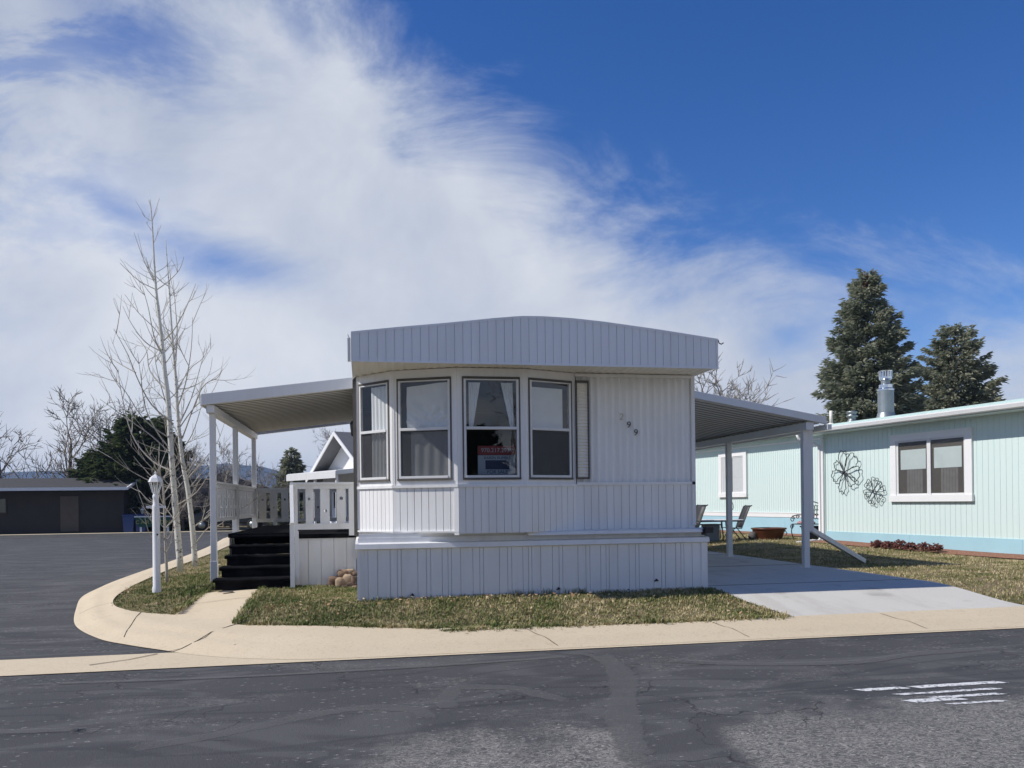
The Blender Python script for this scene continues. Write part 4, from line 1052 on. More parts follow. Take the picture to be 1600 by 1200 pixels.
# ------------------------------------------------------------------ yard things
ZG=.345
tb=thing('patio_table','long pale topped patio table with thin dark legs beside the teal home','table',(9.3,21,ZG))
m=MB(); m.box(8.3,10.35,20.55,21.45,.905,.945); bev(obj('table_top',m,M['cloth'],tb),.012)
m=MB(); m.tube([(8.3,20.55,.90),(10.35,20.55,.90),(10.35,21.45,.90),(8.3,21.45,.90),(8.3,20.55,.90)],.016,6); obj('top_rim',m,M['iron'],tb)
for (x,y) in ((9.02,20.65),(9.75,20.65),(8.45,21.35),(10.2,21.35)):
    m=MB(); m.tube([(x,y,.90),(x+.01,y,.75),(x+.04,y,.5),(x+.03,y,ZG)],.018,6); obj('leg',m,M['iron'],tb)
def sling(label,loc,rz):
    o=thing('patio_chair',label,'chair',loc,'dark sling patio chairs in the teal yard',rz,local=True)
    for s_ in (-.27,.27):
        m=MB(); m.tube([(.30,s_,.60),(-.02,s_,.63),(-.20,s_,.60)],.014,6); m.tube([(.26,s_,.60),(.30,s_,.0)],.014,6); m.tube([(.0,s_,.42),(-.34,s_,.0)],.014,6); m.tube([(.28,s_,.40),(-.16,s_,.38),(-.30,s_,.75),(-.40,s_,1.0),(-.47,s_,1.04)],.015,6); m.tube([(.05,s_,.39),(.22,s_,.0)],.013,6); m.tube([(-.34,s_,.02),(.22,s_,.02)],.012,6)
        obj('side_frame',m,M['iron'],o)
    def sheet2(n,pr):
        m=MB(); vs=[]; fs=[]
        for (x,z) in pr: vs+=[(x,-.25,z),(x,.25,z)]
        for i in range(len(pr)-1): fs.append((2*i,2*i+1,2*i+3,2*i+2))
        m.add(vs,fs,True); q=obj(n,m,M['iron'],o); md=q.modifiers.new('t','SOLIDIFY'); md.thickness=.012
    sheet2('seat',[(.28,.41),(.1,.385),(-.15,.385)]); sheet2('backrest',[(-.16,.40),(-.24,.58),(-.31,.78),(-.39,.98),(-.45,1.04)])
    return o
sling('dark sling chair turned away at the right end of the patio table',(10.55,21.6,ZG-.06),R(172))
sling('dark sling chair half hidden by the mobile home wall',(8.62,20.35,ZG-.02),R(185))
bn=thing('storage_bin','grey plastic storage bin standing under the patio table','bin',(9.62,20.9,ZG))
m=MB(); m.prism([(9.40,ZG),(9.78,ZG),(9.80,.78),(9.38,.78)],'y',20.85,21.2); bev(obj('body',m,M['bingrey'],bn),.02)
m=MB(); m.box(9.36,9.82,20.83,21.22,.78,.82); bev(obj('lid',m,M['bingrey'],bn),.012)
tbn=thing('planter_tub','wide brown glazed tub on the lawn before the teal home','planter',(11.45,21.2,.34))
m=MB(); m.lathe((11.45,21.2,.34),[(.0,0),(.34,0),(.36,.03),(.42,.20),(.455,.24),(.455,.29),(.475,.295),(.485,.33),(.44,.335),(.40,.25),(.36,.2),(.0,.2)],28); obj('bowl',m,M['tub'],tbn)
m=MB(); m.lathe((11.45,21.2,.34),[(.478,.29),(.50,.31),(.49,.335),(.475,.335)],28); obj('rim',m,M['tub'],tbn)
m=MB(); m.tube([(11.93,21.15,.60),(11.96,21.1,.52),(11.94,21.12,.46)],.012,5); obj('handle',m,M['iron'],tbn)
m=MB(); m.lathe((10.98,21.25,.33),[(.0,0),(.10,0),(.13,.10),(.11,.2),(.06,.24)],12); tag(obj('clay_jar',m,M['trimdark'],origin=(10.98,21.25,.33)),'small grey jar leaning beside the brown tub','jar')
# wrought iron bench with cushion
ib=thing('iron_bench','scrolled wrought iron garden chair by the teal corner downspout','chair',(12.68,20.95,.36),rotz=R(-75),local=True)
m=MB()
for k in range(5):
    for j in range(3): 
        cx=-.2+.1*k; cz=.62+.13*j; m.tube([(cx+.055*math.cos(TAU*q/10),.0+.01*j,cz+.07*math.sin(TAU*q/10)) for q in range(11)],.011,5,False)
m.tube([(-.28,0,.45),(-.28,.02,.85),(-.2,.03,1.0),(0,.03,1.05),(.2,.03,1.0),(.28,.02,.85),(.28,0,.45)],.016,6); obj('backrest',m,M['iron'],ib)
m=MB(); m.box(-.28,.28,-.5,.0,.40,.425); obj('seat',m,M['iron'],ib)
for s_ in (-.27,.27):
    m=MB(); m.tube([(s_,-.5,.41),(s_,-.55,.2),(s_,-.48,0)],.014,6); m.tube([(s_,0,.41),(s_,.05,.2),(s_,.03,0)],.014,6)
    for (cy,cz,rd) in ((-.5,.55,.09),(-.52,.34,.08),(-.3,.62,.07)): m.tube([(s_,cy+rd*(1-.06*q)*math.cos(q*.8),cz+rd*(1-.06*q)*math.sin(q*.8)) for q in range(12)],.011,5,False)
    m.tube([(s_,0,.66),(s_,-.3,.68),(s_,-.5,.64)],.014,6); obj('arm_scroll',m,M['iron'],ib)
cu=thing('seat_cushion','red and white patterned cushion on the iron garden chair','cushion',(12.68,20.95,.79),rotz=R(-75),local=True)
m=MB(); m.sphere((0,-.25,.02),.26,14,(1,.95,.28)); obj('cover',m,M['cushion'],cu)
dp=thing('dark_planter','black square planter before the iron garden chair','planter',(12.25,20.3,.34))
m=MB(); m.prism([(12.08,.34),(12.42,.34),(12.46,.70),(12.04,.70)],'y',20.15,20.5); bev(obj('box',m,M['iron'],dp),.015); m=MB(); m.box(12.02,12.48,20.13,20.52,.70,.74); obj('rim',m,M['black'],dp)
m=MB(); m.prism([(11.3,.315),(11.85,.335),(11.85,.40),(11.80,.41),(11.3,.365)],'y',19.3,19.5); tag(obj('splash_block',m,M['alu'],origin=(11.6,19.4,.33)),'pale splash block on the grass under the teal downspout','splash block')
gs=thing('garden_stake','thin metal garden stake with a leaf finial before the teal window','garden stake',(10.95,22.6,.36))
m=MB(); m.tube([(10.95,22.6,.36),(10.95,22.6,1.2)],.008,5); obj('rod',m,M['galv'],gs)
m=MB(); m.tube([(10.95+.13*math.sin(TAU*q/16)*abs(math.cos(math.pi*q/16)),22.6,1.34-.2*math.cos(TAU*q/16)) for q in range(17)],.011,5,False); m.tube([(10.95+.06*math.sin(TAU*q/10),22.6,1.32-.1*math.cos(TAU*q/10)) for q in range(11)],.008,5,False); obj('finial',m,M['galv'],gs)
# low red plants at the teal skirting
rp_=random.Random(4); lab=['leftmost low red plant at the foot of the teal skirting','second low red plant from the left below the teal window','taller red plant beneath the teal window','spreading red plant right of the taller one below the teal window','low red plant below the middle of the teal window','low red plant at the far right along the teal skirting']
for k in range(6):
    p0=tw(2.35+.33*k,-.55+.05*rp_.random(),.34); m=MB()
    for q in range(150):
        a_=rp_.random()*TAU; rd=.14*math.sqrt(rp_.random()); zz=rp_.random()*(.17 if k!=2 else .22)*(1-rd*2.5); c=p0+Vector((rd*math.cos(a_),rd*math.sin(a_),zz)); e1=Vector((rp_.gauss(0,1),rp_.gauss(0,1),rp_.gauss(0,1))).normalized()*.04; e2=e1.orthogonal().normalized()*.022
        m.add([c-e1,c-e2,c+e1,c+e2],[(0,1,2,3)])
    tag(obj('red_plant',m,M['redplant'],origin=tuple(p0)),lab[k],'plant','low red plants along the teal skirting')

# ------------------------------------------------------------------ trees
def limb(pts,r0,r1): 
    n=len(pts); return [r0+(r1-r0)*i/(n-1) for i in range(n)]
def grow(mb,rnd,p,d,L,r,lev,up=.25,wig=.18,kids=(3,5),ratio=.62,sides=(5,4,3,3),ang=(28,55)):
    n=5 if lev<2 else 4; pts=[p]; q=p.copy(); dd=d.copy()
    for i in range(n):
        dd=(dd+Vector((rnd.gauss(0,wig),rnd.gauss(0,wig),rnd.gauss(0,wig)+up))*.35).normalized(); q=q+dd*(L/n); pts.append(q.copy())
    mb.tube(pts,limb(pts,r,max(r*.35,.004)),sides[min(lev,len(sides)-1)],cap=False)
    return pts
def bare_tree(rnd,H,spread,r0,depth=4,fork=.3,minr=.007,ns=(6,8),ratio=.6):
    tr=MB(); br=MB()
    p=Vector((0,0,-.1)); lead=grow(tr,rnd,p,Vector((0,0,1)),H*.62,r0,0,up=.3,wig=.08)
    def rec(p,d,L,r,lev):
        pts=grow(br,rnd,p,d,L,max(r,minr),lev,up=.22 if lev<3 else .12)
        if lev>=depth: return
        k=rnd.randint(3,5) if lev<depth-1 else rnd.randint(3,4)
        for j in range(k):
            i=rnd.randint(1,len(pts)-1) if j else len(pts)-1
            b=(pts[i]-pts[i-1]).normalized(); o=b.orthogonal().normalized(); o.rotate(Matrix.Rotation(rnd.random()*TAU,3,b)); a=R(rnd.uniform(22,55))
            rec(pts[i],(b*math.cos(a)+o*math.sin(a)),L*rnd.uniform(.5,.75),r*.55,lev+1)
    m=rnd.randint(*ns)
    for j in range(m):
        t=fork+(1-fork)*j/(m-1); i=min(int(t*5),4); f=t*5-i; q=lead[i].lerp(lead[i+1],f); a=rnd.random()*TAU; el=R(rnd.uniform(25,60))
        rec(q,Vector((math.cos(a)*math.cos(el)*spread,math.sin(a)*math.cos(el)*spread,math.sin(el))).normalized(),H*ratio*(1-.45*t)*rnd.uniform(.75,1.1)*.6,r0*.5*(1-.5*t),1)
    return tr,br
# aspens at the corner, limbs placed as they grow
def aspen(label,base,trunk,limbs,seed,r0,mt,mb_,group,twig=True):
    rnd=random.Random(seed); o=thing('bare_aspen',label,'tree',base,group)
    T=MB(); pts=[Vector(p) for p in trunk]
    n=len(pts); T.tube(smoothed([tuple(p) for p in pts],3),limb(smoothed([tuple(p) for p in pts],3),r0,.006),8); obj('trunk',T,mt,o)
    B=MB()
    def twigs(P,r,k,L,lev):
        for _ in range(k):
            i=rnd.randint(1,len(P)-2); b=(P[i+1]-P[i]).normalized(); q=b.orthogonal().normalized(); q.rotate(Matrix.Rotation(rnd.random()*TAU,3,b)); a=R(rnd.uniform(25,50)); d=b*math.cos(a)+q*math.sin(a)
            pp=[P[i]]; x=P[i].copy(); l_=L*rnd.uniform(.5,1.2)
            for s_ in range(4): d=(d+Vector((rnd.gauss(0,.08),rnd.gauss(0,.08),.10))).normalized(); x=x+d*l_/4; pp.append(x.copy())
            B.tube(pp,limb(pp,max(r*.5,.004),.0022),4,False)
            if lev>0: twigs(pp,r*.55,rnd.randint(1,3),L*.55,lev-1)
    for P in limbs:
        P=[Vector(p) for p in smoothed(P,4)]; L=sum((P[i+1]-P[i]).length for i in range(len(P)-1)); r=.005+.0055*L
        B.tube(P,limb(P,r,.0035),5,False)
        if twig: twigs(P,r,int(1+L*1.5),.25+L*.24,1 if P[0].z<3.2 else (1 if L>1.2 else 0))
    # short side twigs straight off the trunk
    PT=[Vector(p) for p in smoothed([tuple(p) for p in pts],4)]
    for _ in range(20):
        i=rnd.randint(int(len(PT)*.22),len(PT)-3); a=rnd.random()*TAU; d=Vector((math.cos(a),math.sin(a),rnd.uniform(.3,1.1))).normalized(); l_=rnd.uniform(.35,1.3)*(1-.5*i/len(PT)); pp=[PT[i]];x=PT[i].copy()
        for s_ in range(5): d=(d+Vector((rnd.gauss(0,.08),rnd.gauss(0,.08),.16))).normalized(); x=x+d*l_/5; pp.append(x.copy())
        B.tube(pp,limb(pp,.004+.006*l_,.003),4,False); twigs(pp,.006,rnd.randint(1,3) if pp[0].z<3.4 else 1,.3,0)
    obj('branches',B,mb_,o); return o
T1=[(-3.37, 15.93, 0.27), (-3.44, 15.92, 1.39), (-3.5, 15.91, 2.35), (-3.55, 15.9, 3.48), (-3.6, 15.89, 4.02), (-3.63, 15.88, 4.48), (-3.69, 15.87, 5.11), (-3.73, 15.86, 5.56), (-3.75, 15.85, 5.98), (-3.78, 15.84, 6.8), (-3.81, 15.83, 7.21)]
T2=[(-3.35, 17.17, 0.27), (-3.4, 17.18, 1.05), (-3.48, 17.19, 1.83), (-3.58, 17.2, 2.42), (-3.66, 17.21, 3.33), (-3.69, 17.23, 4.01), (-3.74, 17.24, 4.7), (-3.78, 17.25, 5.38), (-3.82, 17.26, 6.16), (-3.87, 17.27, 6.93)]
T3=[(-3.11, 13.72, 0.27), (-3.13, 13.72, 0.93), (-3.15, 13.72, 1.76), (-3.19, 13.72, 1.98), (-3.21, 13.72, 2.2)]
B1=[[(-3.74, 15.9, 5.55), (-3.97, 15.61, 5.63), (-4.2, 15.32, 5.85)], [(-3.75, 15.9, 5.65), (-3.95, 15.95, 6.08), (-4.14, 16.0, 6.63)], [(-3.72, 15.9, 5.55), (-3.49, 15.8, 5.69), (-3.28, 15.71, 5.89), (-3.18, 15.61, 6.1)], [(-3.63, 15.9, 4.61), (-3.82, 15.98, 4.87), (-4.09, 16.05, 5.14), (-4.35, 16.13, 5.5)], [(-3.65, 15.9, 4.39), (-3.96, 15.99, 4.58), (-4.22, 16.08, 4.93), (-4.4, 16.18, 5.29)], [(-3.61, 15.9, 4.6), (-3.35, 15.58, 4.76), (-3.09, 15.26, 5.06), (-2.85, 14.94, 5.43)], [(-3.46, 15.9, 3.04), (-3.77, 15.63, 3.36), (-3.93, 15.36, 3.77), (-4.04, 15.1, 4.2), (-4.18, 14.83, 4.57)], [(-4.11, 15.9, 3.99), (-4.53, 16.27, 4.24), (-4.97, 16.64, 4.55)], [(-3.49, 15.9, 2.75), (-3.91, 15.72, 3.08), (-4.2, 15.55, 3.59), (-4.38, 15.37, 3.85)], [(-3.63, 15.9, 4.3), (-3.74, 15.71, 4.65), (-3.78, 15.51, 5.1), (-3.84, 15.32, 5.47)], [(-3.56, 15.9, 3.65), (-3.95, 16.26, 4.08), (-4.11, 16.63, 4.57), (-4.46, 16.99, 4.99)], [(-3.47, 15.9, 2.43), (-3.84, 15.88, 2.81), (-4.33, 15.86, 3.18), (-4.71, 15.83, 3.48)], [(-3.45, 15.9, 2.14), (-3.89, 16.09, 2.36), (-4.29, 16.27, 2.88), (-4.53, 16.46, 3.76), (-4.62, 16.64, 4.17)], [(-3.44, 15.9, 1.8), (-3.88, 15.88, 1.97), (-4.31, 15.87, 2.23), (-4.57, 15.85, 2.43)], [(-3.52, 15.9, 3.19), (-3.66, 16.0, 3.62), (-3.81, 16.1, 4.22), (-3.84, 16.21, 4.75)], [(-3.75, 15.9, 5.7), (-3.75, 15.52, 5.8), (-3.72, 15.13, 5.92)], [(-3.68, 15.9, 5.03), (-3.65, 16.05, 5.19), (-3.61, 16.2, 5.48)], [(-3.59, 15.9, 4.03), (-3.88, 16.3, 4.43), (-4.3, 16.71, 4.74)], [(-3.51, 15.9, 2.56), (-3.73, 15.91, 2.85), (-3.96, 15.93, 3.35), (-4.03, 15.94, 3.9), (-4.09, 15.95, 4.36)], [(-3.42, 15.9, 1.17), (-3.7, 16.08, 1.51), (-3.98, 16.25, 1.6), (-4.22, 16.43, 1.82)], [(-3.46, 15.9, 1.97), (-3.21, 16.09, 2.23), (-3.04, 16.28, 2.71)], [(-3.43, 15.9, 1.51), (-2.97, 15.42, 1.75), (-2.61, 14.94, 2.18)]]
B2=[[(-3.68, 17.2, 3.83), (-3.45, 17.39, 4.32), (-3.22, 17.58, 4.59), (-3.12, 17.77, 4.95)], [(-3.62, 17.2, 3.19), (-3.41, 17.27, 3.7), (-3.26, 17.33, 4.27), (-3.15, 17.4, 4.76)], [(-3.58, 17.2, 2.87), (-3.17, 17.05, 3.86), (-2.84, 16.91, 4.07), (-2.71, 16.76, 4.24)], [(-3.66, 17.2, 3.51), (-3.43, 16.86, 3.96), (-3.25, 16.51, 4.57), (-3.15, 16.17, 5.11)], [(-3.71, 17.2, 4.42), (-3.71, 17.47, 5.02), (-3.8, 17.74, 5.73), (-3.89, 18.0, 6.31)], [(-3.62, 17.2, 3.1), (-3.33, 17.18, 3.51), (-3.0, 17.16, 3.79), (-2.79, 17.14, 4.24)], [(-3.67, 17.2, 3.87), (-3.4, 17.36, 3.95), (-3.12, 17.52, 4.21), (-3.06, 17.68, 4.61)], [(-3.52, 17.2, 2.01), (-3.27, 17.48, 2.39), (-3.0, 17.76, 2.83), (-2.86, 18.03, 3.38)], [(-3.49, 17.2, 1.83), (-3.21, 17.36, 2.2), (-2.88, 17.51, 2.57), (-2.72, 17.67, 2.82)], [(-3.73, 17.2, 4.69), (-3.63, 17.66, 5.15), (-3.65, 18.13, 5.3)], [(-3.58, 17.2, 2.65), (-3.37, 17.12, 2.96), (-3.18, 17.05, 3.5), (-3.07, 16.97, 3.94)], [(-3.41, 17.2, 1.05), (-3.05, 17.42, 1.36), (-2.86, 17.64, 1.83), (-2.75, 17.86, 2.55)], [(-3.44, 17.2, 1.51), (-3.09, 17.14, 1.5), (-2.81, 17.08, 1.82)], [(-3.64, 17.2, 3.33), (-3.96, 17.68, 3.7), (-4.47, 18.16, 3.9)], [(-3.73, 17.2, 4.78), (-4.01, 17.62, 5.41), (-3.97, 18.03, 5.89)], [(-3.38, 17.2, 0.68), (-3.05, 16.9, 1.05), (-2.74, 16.61, 1.14), (-2.44, 16.31, 1.5)], [(-3.54, 17.2, 2.28), (-3.73, 16.8, 2.71), (-3.63, 16.4, 3.2)]]
B3=[[(-3.15, 13.72, 1.51), (-3.18, 13.41, 1.76), (-3.24, 13.1, 1.89)], [(-3.15, 13.72, 1.69), (-3.16, 14.23, 1.88), (-3.24, 14.74, 2.09)], [(-3.13, 13.72, 1.15), (-2.97, 13.65, 1.33), (-2.89, 13.58, 1.51)], [(-3.14, 13.72, 1.37), (-3.33, 13.86, 1.44), (-3.48, 14.0, 1.51)]]
aspen('tallest bare white aspen on the corner grass, left of its taller pair',T1[0],T1,B1,1,.062,M['aspen'],M['twig'],'bare aspens on the corner grass')
aspen('bare white aspen nearest the awning post',T2[0],T2,B2,2,.058,M['aspen'],M['twig'],'bare aspens on the corner grass')
aspen('thin bare sapling just right of the white lamp post',T3[0],T3,B3,3,.026,M['twig'],M['twig'],'bare aspens on the corner grass')

# evergreen with whorled boughs of needle sprays
def spruce(rnd,H,Rb,n_whorl,sprays,L0=.34,w0=.05,power=.8,low=.06,droop=.22):
    tr=MB(); tr.tube([(0,0,-.1),(0,0,H*.5),(0,0,H*.97)],[H*.022,H*.012,.02],7)
    cr=MB()
    for k in range(n_whorl):
        t=low+(1-low)*(k/n_whorl)**.92; z=H*t; Lr=Rb*((1-t)**power)*(1.0 if t>.15 else .75+.25*t/.15)+.12
        nb=max(4,int(6+6*(1-t)))
        a0=rnd.random()*TAU
        for b in range(nb):
            a=a0+TAU*b/nb+rnd.gauss(0,.22); L=Lr*rnd.uniform(.62,1.16); dv=Vector((math.cos(a),math.sin(a),0)); z0=z+rnd.gauss(0,H*.012)
            rise=.55*t-.02
            def at(s): return Vector((0,0,z0))+dv*(L*s)+Vector((0,0,L*(rise*s-droop*s*s*(1-t)+.12*s**3)))
            tr.tube([at(0),at(.5),at(.92)],[.02+.008*L,.016,.006],4,False)
            m=max(5,int(sprays*(L/Rb)))
            for s in range(m):
                f=rnd.uniform(.22,1.0)**.75; c=at(f); sd=rnd.choice((-1,1)); wdt=L*.42*(1.05-f)+.08
                lat=Vector((-math.sin(a),math.cos(a),0)); c=c+lat*sd*rnd.random()*wdt+Vector((0,0,rnd.gauss(-.05,.06)))
                d=(dv*rnd.uniform(.5,1)+lat*sd*rnd.uniform(.0,.8)+Vector((0,0,rnd.uniform(-.55,.35)))).normalized(); l_=L0*rnd.uniform(.5,1.15)
                sdv=d.cross(Vector((rnd.gauss(0,.5),rnd.gauss(0,.5),1))).normalized()*w0*rnd.uniform(.6,1.3); upv=sdv.cross(d)*.8
                e=c+d*l_; mid=c+d*l_*.45
                cr.add([c,mid+sdv,e,mid-sdv],[(0,1,2,3)]); cr.add([c,mid+upv,e,mid-upv],[(0,1,2,3)])
    for s in range(60):
        z=H*(1-.06*rnd.random()); d=Vector((rnd.gauss(0,1),rnd.gauss(0,1),1.2)).normalized(); c=Vector((0,0,z)); sdv=d.orthogonal().normalized()*w0; e=c+d*.22; cr.add([c,c+d*.1+sdv,e,c+d*.1-sdv],[(0,1,2,3)])
    return tr,cr
def place(name,label,cat,loc,tr,cr,mt,mc,group=None,rz=0):
    o=thing(name,label,cat,loc,group,rz,local=True); obj('trunk',tr,mt,o); obj('crown' if mc in (M['spruce'],M['juniper']) else 'branches',cr,mc,o); return o
rn=random.Random(31)
tr,cr=spruce(rn,11.1,2.95,54,250,.30,.042,.70,.05,.25)
sp1=place('spruce_tree','tall dark spruce with brown coned top behind the teal home','tree',(21.75,31.5,.2),tr,cr,M['bark'],M['spruce'],'evergreens behind the homes')
m=MB()
for _ in range(150):
    a=rn.random()*TAU; z=11.4*(.885+.085*rn.random()); rd=rn.random()*.42*(11.4-z)/1.2+.06; c=(rd*math.cos(a),rd*math.sin(a),z-.06); m.sphere(c,.035,5,(1,1,2.2))
obj('cones',m,M['cones'],sp1)
tr,cr=spruce(rn,9.6,3.3,40,190,.32,.05,.62,.05,.25)
place('spruce_tree','second spruce crowding the right flank of the tall coned spruce','tree',(28.6,34.5,.2),tr,cr,M['bark'],M['spruce'],'evergreens behind the homes')
tr,cr=spruce(rn,5.1,1.55,28,60,.36,.06,.8,.04,.25)
place('spruce_tree','small pointed spruce left of the white gabled house','tree',(-4.55,54.5,.05),tr,cr,M['bark'],M['spruce'],'evergreens behind the homes')
tr,cr=spruce(rn,3.4,1.1,18,40,.32,.06,.8,.04,.25)
place('spruce_tree','low spruce tucked against the white gabled house','tree',(-2.75,51.5,.05),tr,cr,M['bark'],M['spruce'],'evergreens behind the homes')
tr,cr=spruce(rn,6.3,3.1,30,150,.5,.085,.42,.02,.05)
place('juniper_tree','broad dark juniper across the side street','tree',(-12.6,50,.1),tr,cr,M['bark'],M['juniper'],'evergreens behind the homes')
tr,cr=spruce(rn,4.4,2.1,22,110,.5,.085,.45,.02,.05)
place('juniper_tree','lower juniper shouldering the broad one on its left','tree',(-14.9,50.5,.1),tr,cr,M['bark'],M['juniper'],'evergreens behind the homes')
# bare trees: two grown forms, copied with a label each
rb=random.Random(77)
tA,bA=bare_tree(rb,7.2,1.0,.15,4,.16,.014,(8,9))
tB,bB=bare_tree(rb,6.2,1.3,.13,4,.08,.015,(9,10))
bt=[]
spec=[(0,(-14.4,52.0,.1),1.3,0,'big bare tree spreading above the dark brown house'),
 (1,(-17.4,52.5,.1),1.45,1.,'grey bare tree behind the dark brown house roof'),
 (1,(-9.9,47.6,.1),.78,2.2,'bare bushy tree right of the green street sign'),
 (0,(-8.6,50,.1),.70,3.,'bare tree behind the two white aspens'),
 (1,(-7.5,48.5,.1),.66,4.,'low bare tree seen just left of the awning post'),
 (0,(-11.2,53,.1),.85,5.,'tall bare tree rising behind the broad juniper'),
 (1,(-6.3,53,.1),.72,.6,'bare tree seen between the awning posts'),
 (0,(-1.3,57,.1),1.05,1.9,'bare brown tree behind the white gabled house'),
 (0,(18.9,41,.1),1.42,2.6,'tallest bare tree showing above the carport roof'),
 (1,(21.0,42,.1),1.42,3.3,'rounded bare tree second above the carport roof'),
 (0,(22.8,44,.1),1.16,.2,'thin bare treetop midway above the carport roof'),
 (1,(25.2,46,.1),1.22,4.4,'faint bare treetop nearest the tall spruce above the carport'),
 (1,(-21.5,53,.1),1.35,5.1,'bare tree at the far left street corner'),
 (1,(-14.6,51.4,.1),1.1,2.9,'bare tree crowding the left flank of the broad juniper'),
 (1,(-10.6,49.6,.1),.80,3.8,'bare brushy tree on the right flank of the broad juniper'),
 (0,(-12.9,51.2,.1),1.0,1.4,'grey bare tree rising at the right end of the dark brown house'),
 (1,(-8.9,55,.1),.95,.9,'wide bare tree before the low grey house'),
 (1,(-9.3,47.0,.1),.45,5.6,'brushy bare sapling right of the green street sign')]
for (k,loc,scl,rz,lb) in spec:
    if not any(b[0]==k for b in bt):
        o=place('bare_tree',lb,'tree',loc,tA if k==0 else tB,bA if k==0 else bB,M['bark'],M['barkgrey'],'bare winter trees behind the homes',rz); o.scale=(scl,)*3; bt.append((k,o))
    else:
        s_=[b[1] for b in bt if b[0]==k][0]; dup(s_,loc,lb,rz,scl,'bare winter trees behind the homes')
# ------------------------------------------------------------------ things across the street
dh=thing('dark_brown_house','dark brown single storey house with pale roof edge across the side street','house',(-16,47.5,.1))
m=MB(); m.box(-26,-12.75,46.6,50.5,.1,2.45); obj('wall',m,M['darkwall'],dh)
m=MB(); m.prism([(46.0,2.45),(46.0,2.52),(48.8,3.15),(51.2,2.52),(51.2,2.45)],'x',-26.5,-12.45); rf2=obj('roof',m,M['darkroof'],dh)
m=MB(); m.box(-26.5,-12.43,45.96,46.0,2.40,2.56); m.prism([(45.98,2.40),(45.98,2.54),(48.8,3.18),(51.2,2.54),(51.2,2.40),(48.8,3.04)],'x',-12.45,-12.37); obj('roof_edge',m,M['whitetrim'],rf2)
for x in (-19.4,):
    m=MB(); m.box(x,x+.9,46.56,46.62,1.2,2.05); w_=obj('window',m,M['darkwall'],dh); mm=MB(); mm.box(x+.06,x+.84,46.55,46.57,1.26,1.99); obj('glass',mm,M['carglass'],w_)
m=MB(); m.box(-15.9,-15.0,46.56,46.62,.2,2.1); d_o=obj('door',m,M['inside'],dh)
ss_=thing('street_sign','low green street name sign with gold lettering across the side street','sign',(-10.9,45.1,.1))
m=MB(); m.prism([(-11.65,.42),(-10.12,.42),(-10.05,.93),(-11.8,.93)],'y',45.08,45.14); obj('board',m,M['green'],ss_)
m=MB(); m.box(-11.82,-10.03,45.06,45.16,.93,.99); obj('top_rail',m,M['whitetrim'],ss_)
for x in (-11.55,-10.2): m=MB(); m.box(x,x+.09,45.09,45.13,.1,.42); obj('post',m,M['whitetrim'],ss_)
text('lettering','C A R L T O N',.27,M['gold'],ss_,(-10.9,45.07,.66),(R(90),0,0),.004)
def bin_(label,x,y,c):
    o=thing('wheeled_bin',label,'bin',(x,y,.1),'blue wheeled bins beside the dark house'); mm=MB(); mm.prism([(x-.24,.14),(x+.24,.14),(x+.29,1.0),(x-.29,1.0)],'y',y-.3,y+.3); bev(obj('body',mm,M['binblue'],o),.02)
    mm=MB(); mm.prism([(y-.34,1.0),(y-.34,1.05),(y+.1,1.10),(y+.33,1.04),(y+.33,1.0)],'x',x-.31,x+.31); obj('lid',mm,M['binblue'],o)
    for q in (-.22,.22):
        mm=MB(); mm.tube([(x+q-.03,y+.26,.2),(x+q+.03,y+.26,.2)],.1,10); obj('wheel',mm,M['tyre'],o)
bin_('blue wheeled bin touching the dark brown house corner',-12.35,46.25,0); bin_('blue wheeled bin nearer the green street sign',-11.75,46.35,0)
lp2=thing('lamp_post','small distant white lamp post behind the green street sign','lamp post',(-11.9,47,.1)); lamp_parts(lp2,-11.9,47,-.35)
# grey house glimpsed behind the bare thicket
gh=thing('grey_house','low grey house with shingled roof glimpsed behind the aspens','house',(-9,58,.1))
m=MB(); m.box(-13,-5.6,57,63,.1,2.35); obj('wall',m,M['greywall'],gh)
m=MB(); m.prism([(-13.5,2.3),(-5.1,2.3),(-9.3,3.7)],'y',56.5,63.4); obj('roof',m,M['shingle'],gh)
for x in (-11.8,-8.9,-7.0): m=MB(); m.box(x,x+1.0,56.94,57.02,1.0,2.0); w_=obj('window',m,M['whitetrim'],gh); mm=MB(); mm.box(x+.08,x+.92,56.93,56.95,1.08,1.92); obj('glass',mm,M['carglass'],w_)
# parked dark car
cr_=thing('parked_car','dark car parked across the street behind the aspens','car',(-7.4,47.6,.1))
X=-7.4;Y=47.6
body=[(-2.1,.42),(-2.15,.75),(-1.9,.95),(-1.2,1.0),(-.55,1.42),(.75,1.44),(1.45,1.05),(2.05,.93),(2.15,.6),(2.1,.40)]
m=MB(); m.prism([(X+a,.1+b) for a,b in body],'y',Y-.85,Y+.85); bev(obj('body',m,M['carpaint'],cr_),.08,3)
for q in (-1,1):
    m=MB(); m.prism([(X-1.05,1.12),(X-.5,1.46),(X+.7,1.48),(X+1.25,1.14)],'y',Y+q*.85-.01,Y+q*.85+.01); obj('side_window',m,M['carglass'],cr_)
    for wx in (-1.35,1.35):
        m=MB(); m.tube([(X+wx,Y+q*.72,.42),(X+wx,Y+q*.9,.42)],.32,18); wh=obj('wheel',m,M['tyre'],cr_); mm=MB(); mm.tube([(X+wx,Y+q*.9,.42),(X+wx,Y+q*.91,.42)],.19,14); obj('rim',mm,M['galv'],wh)
# white gabled house
gw=thing('white_gabled_house','white gabled house with blue shaded awning behind the porch','house',(-.65,40.4,.1),rotz=R(-62),local=True)
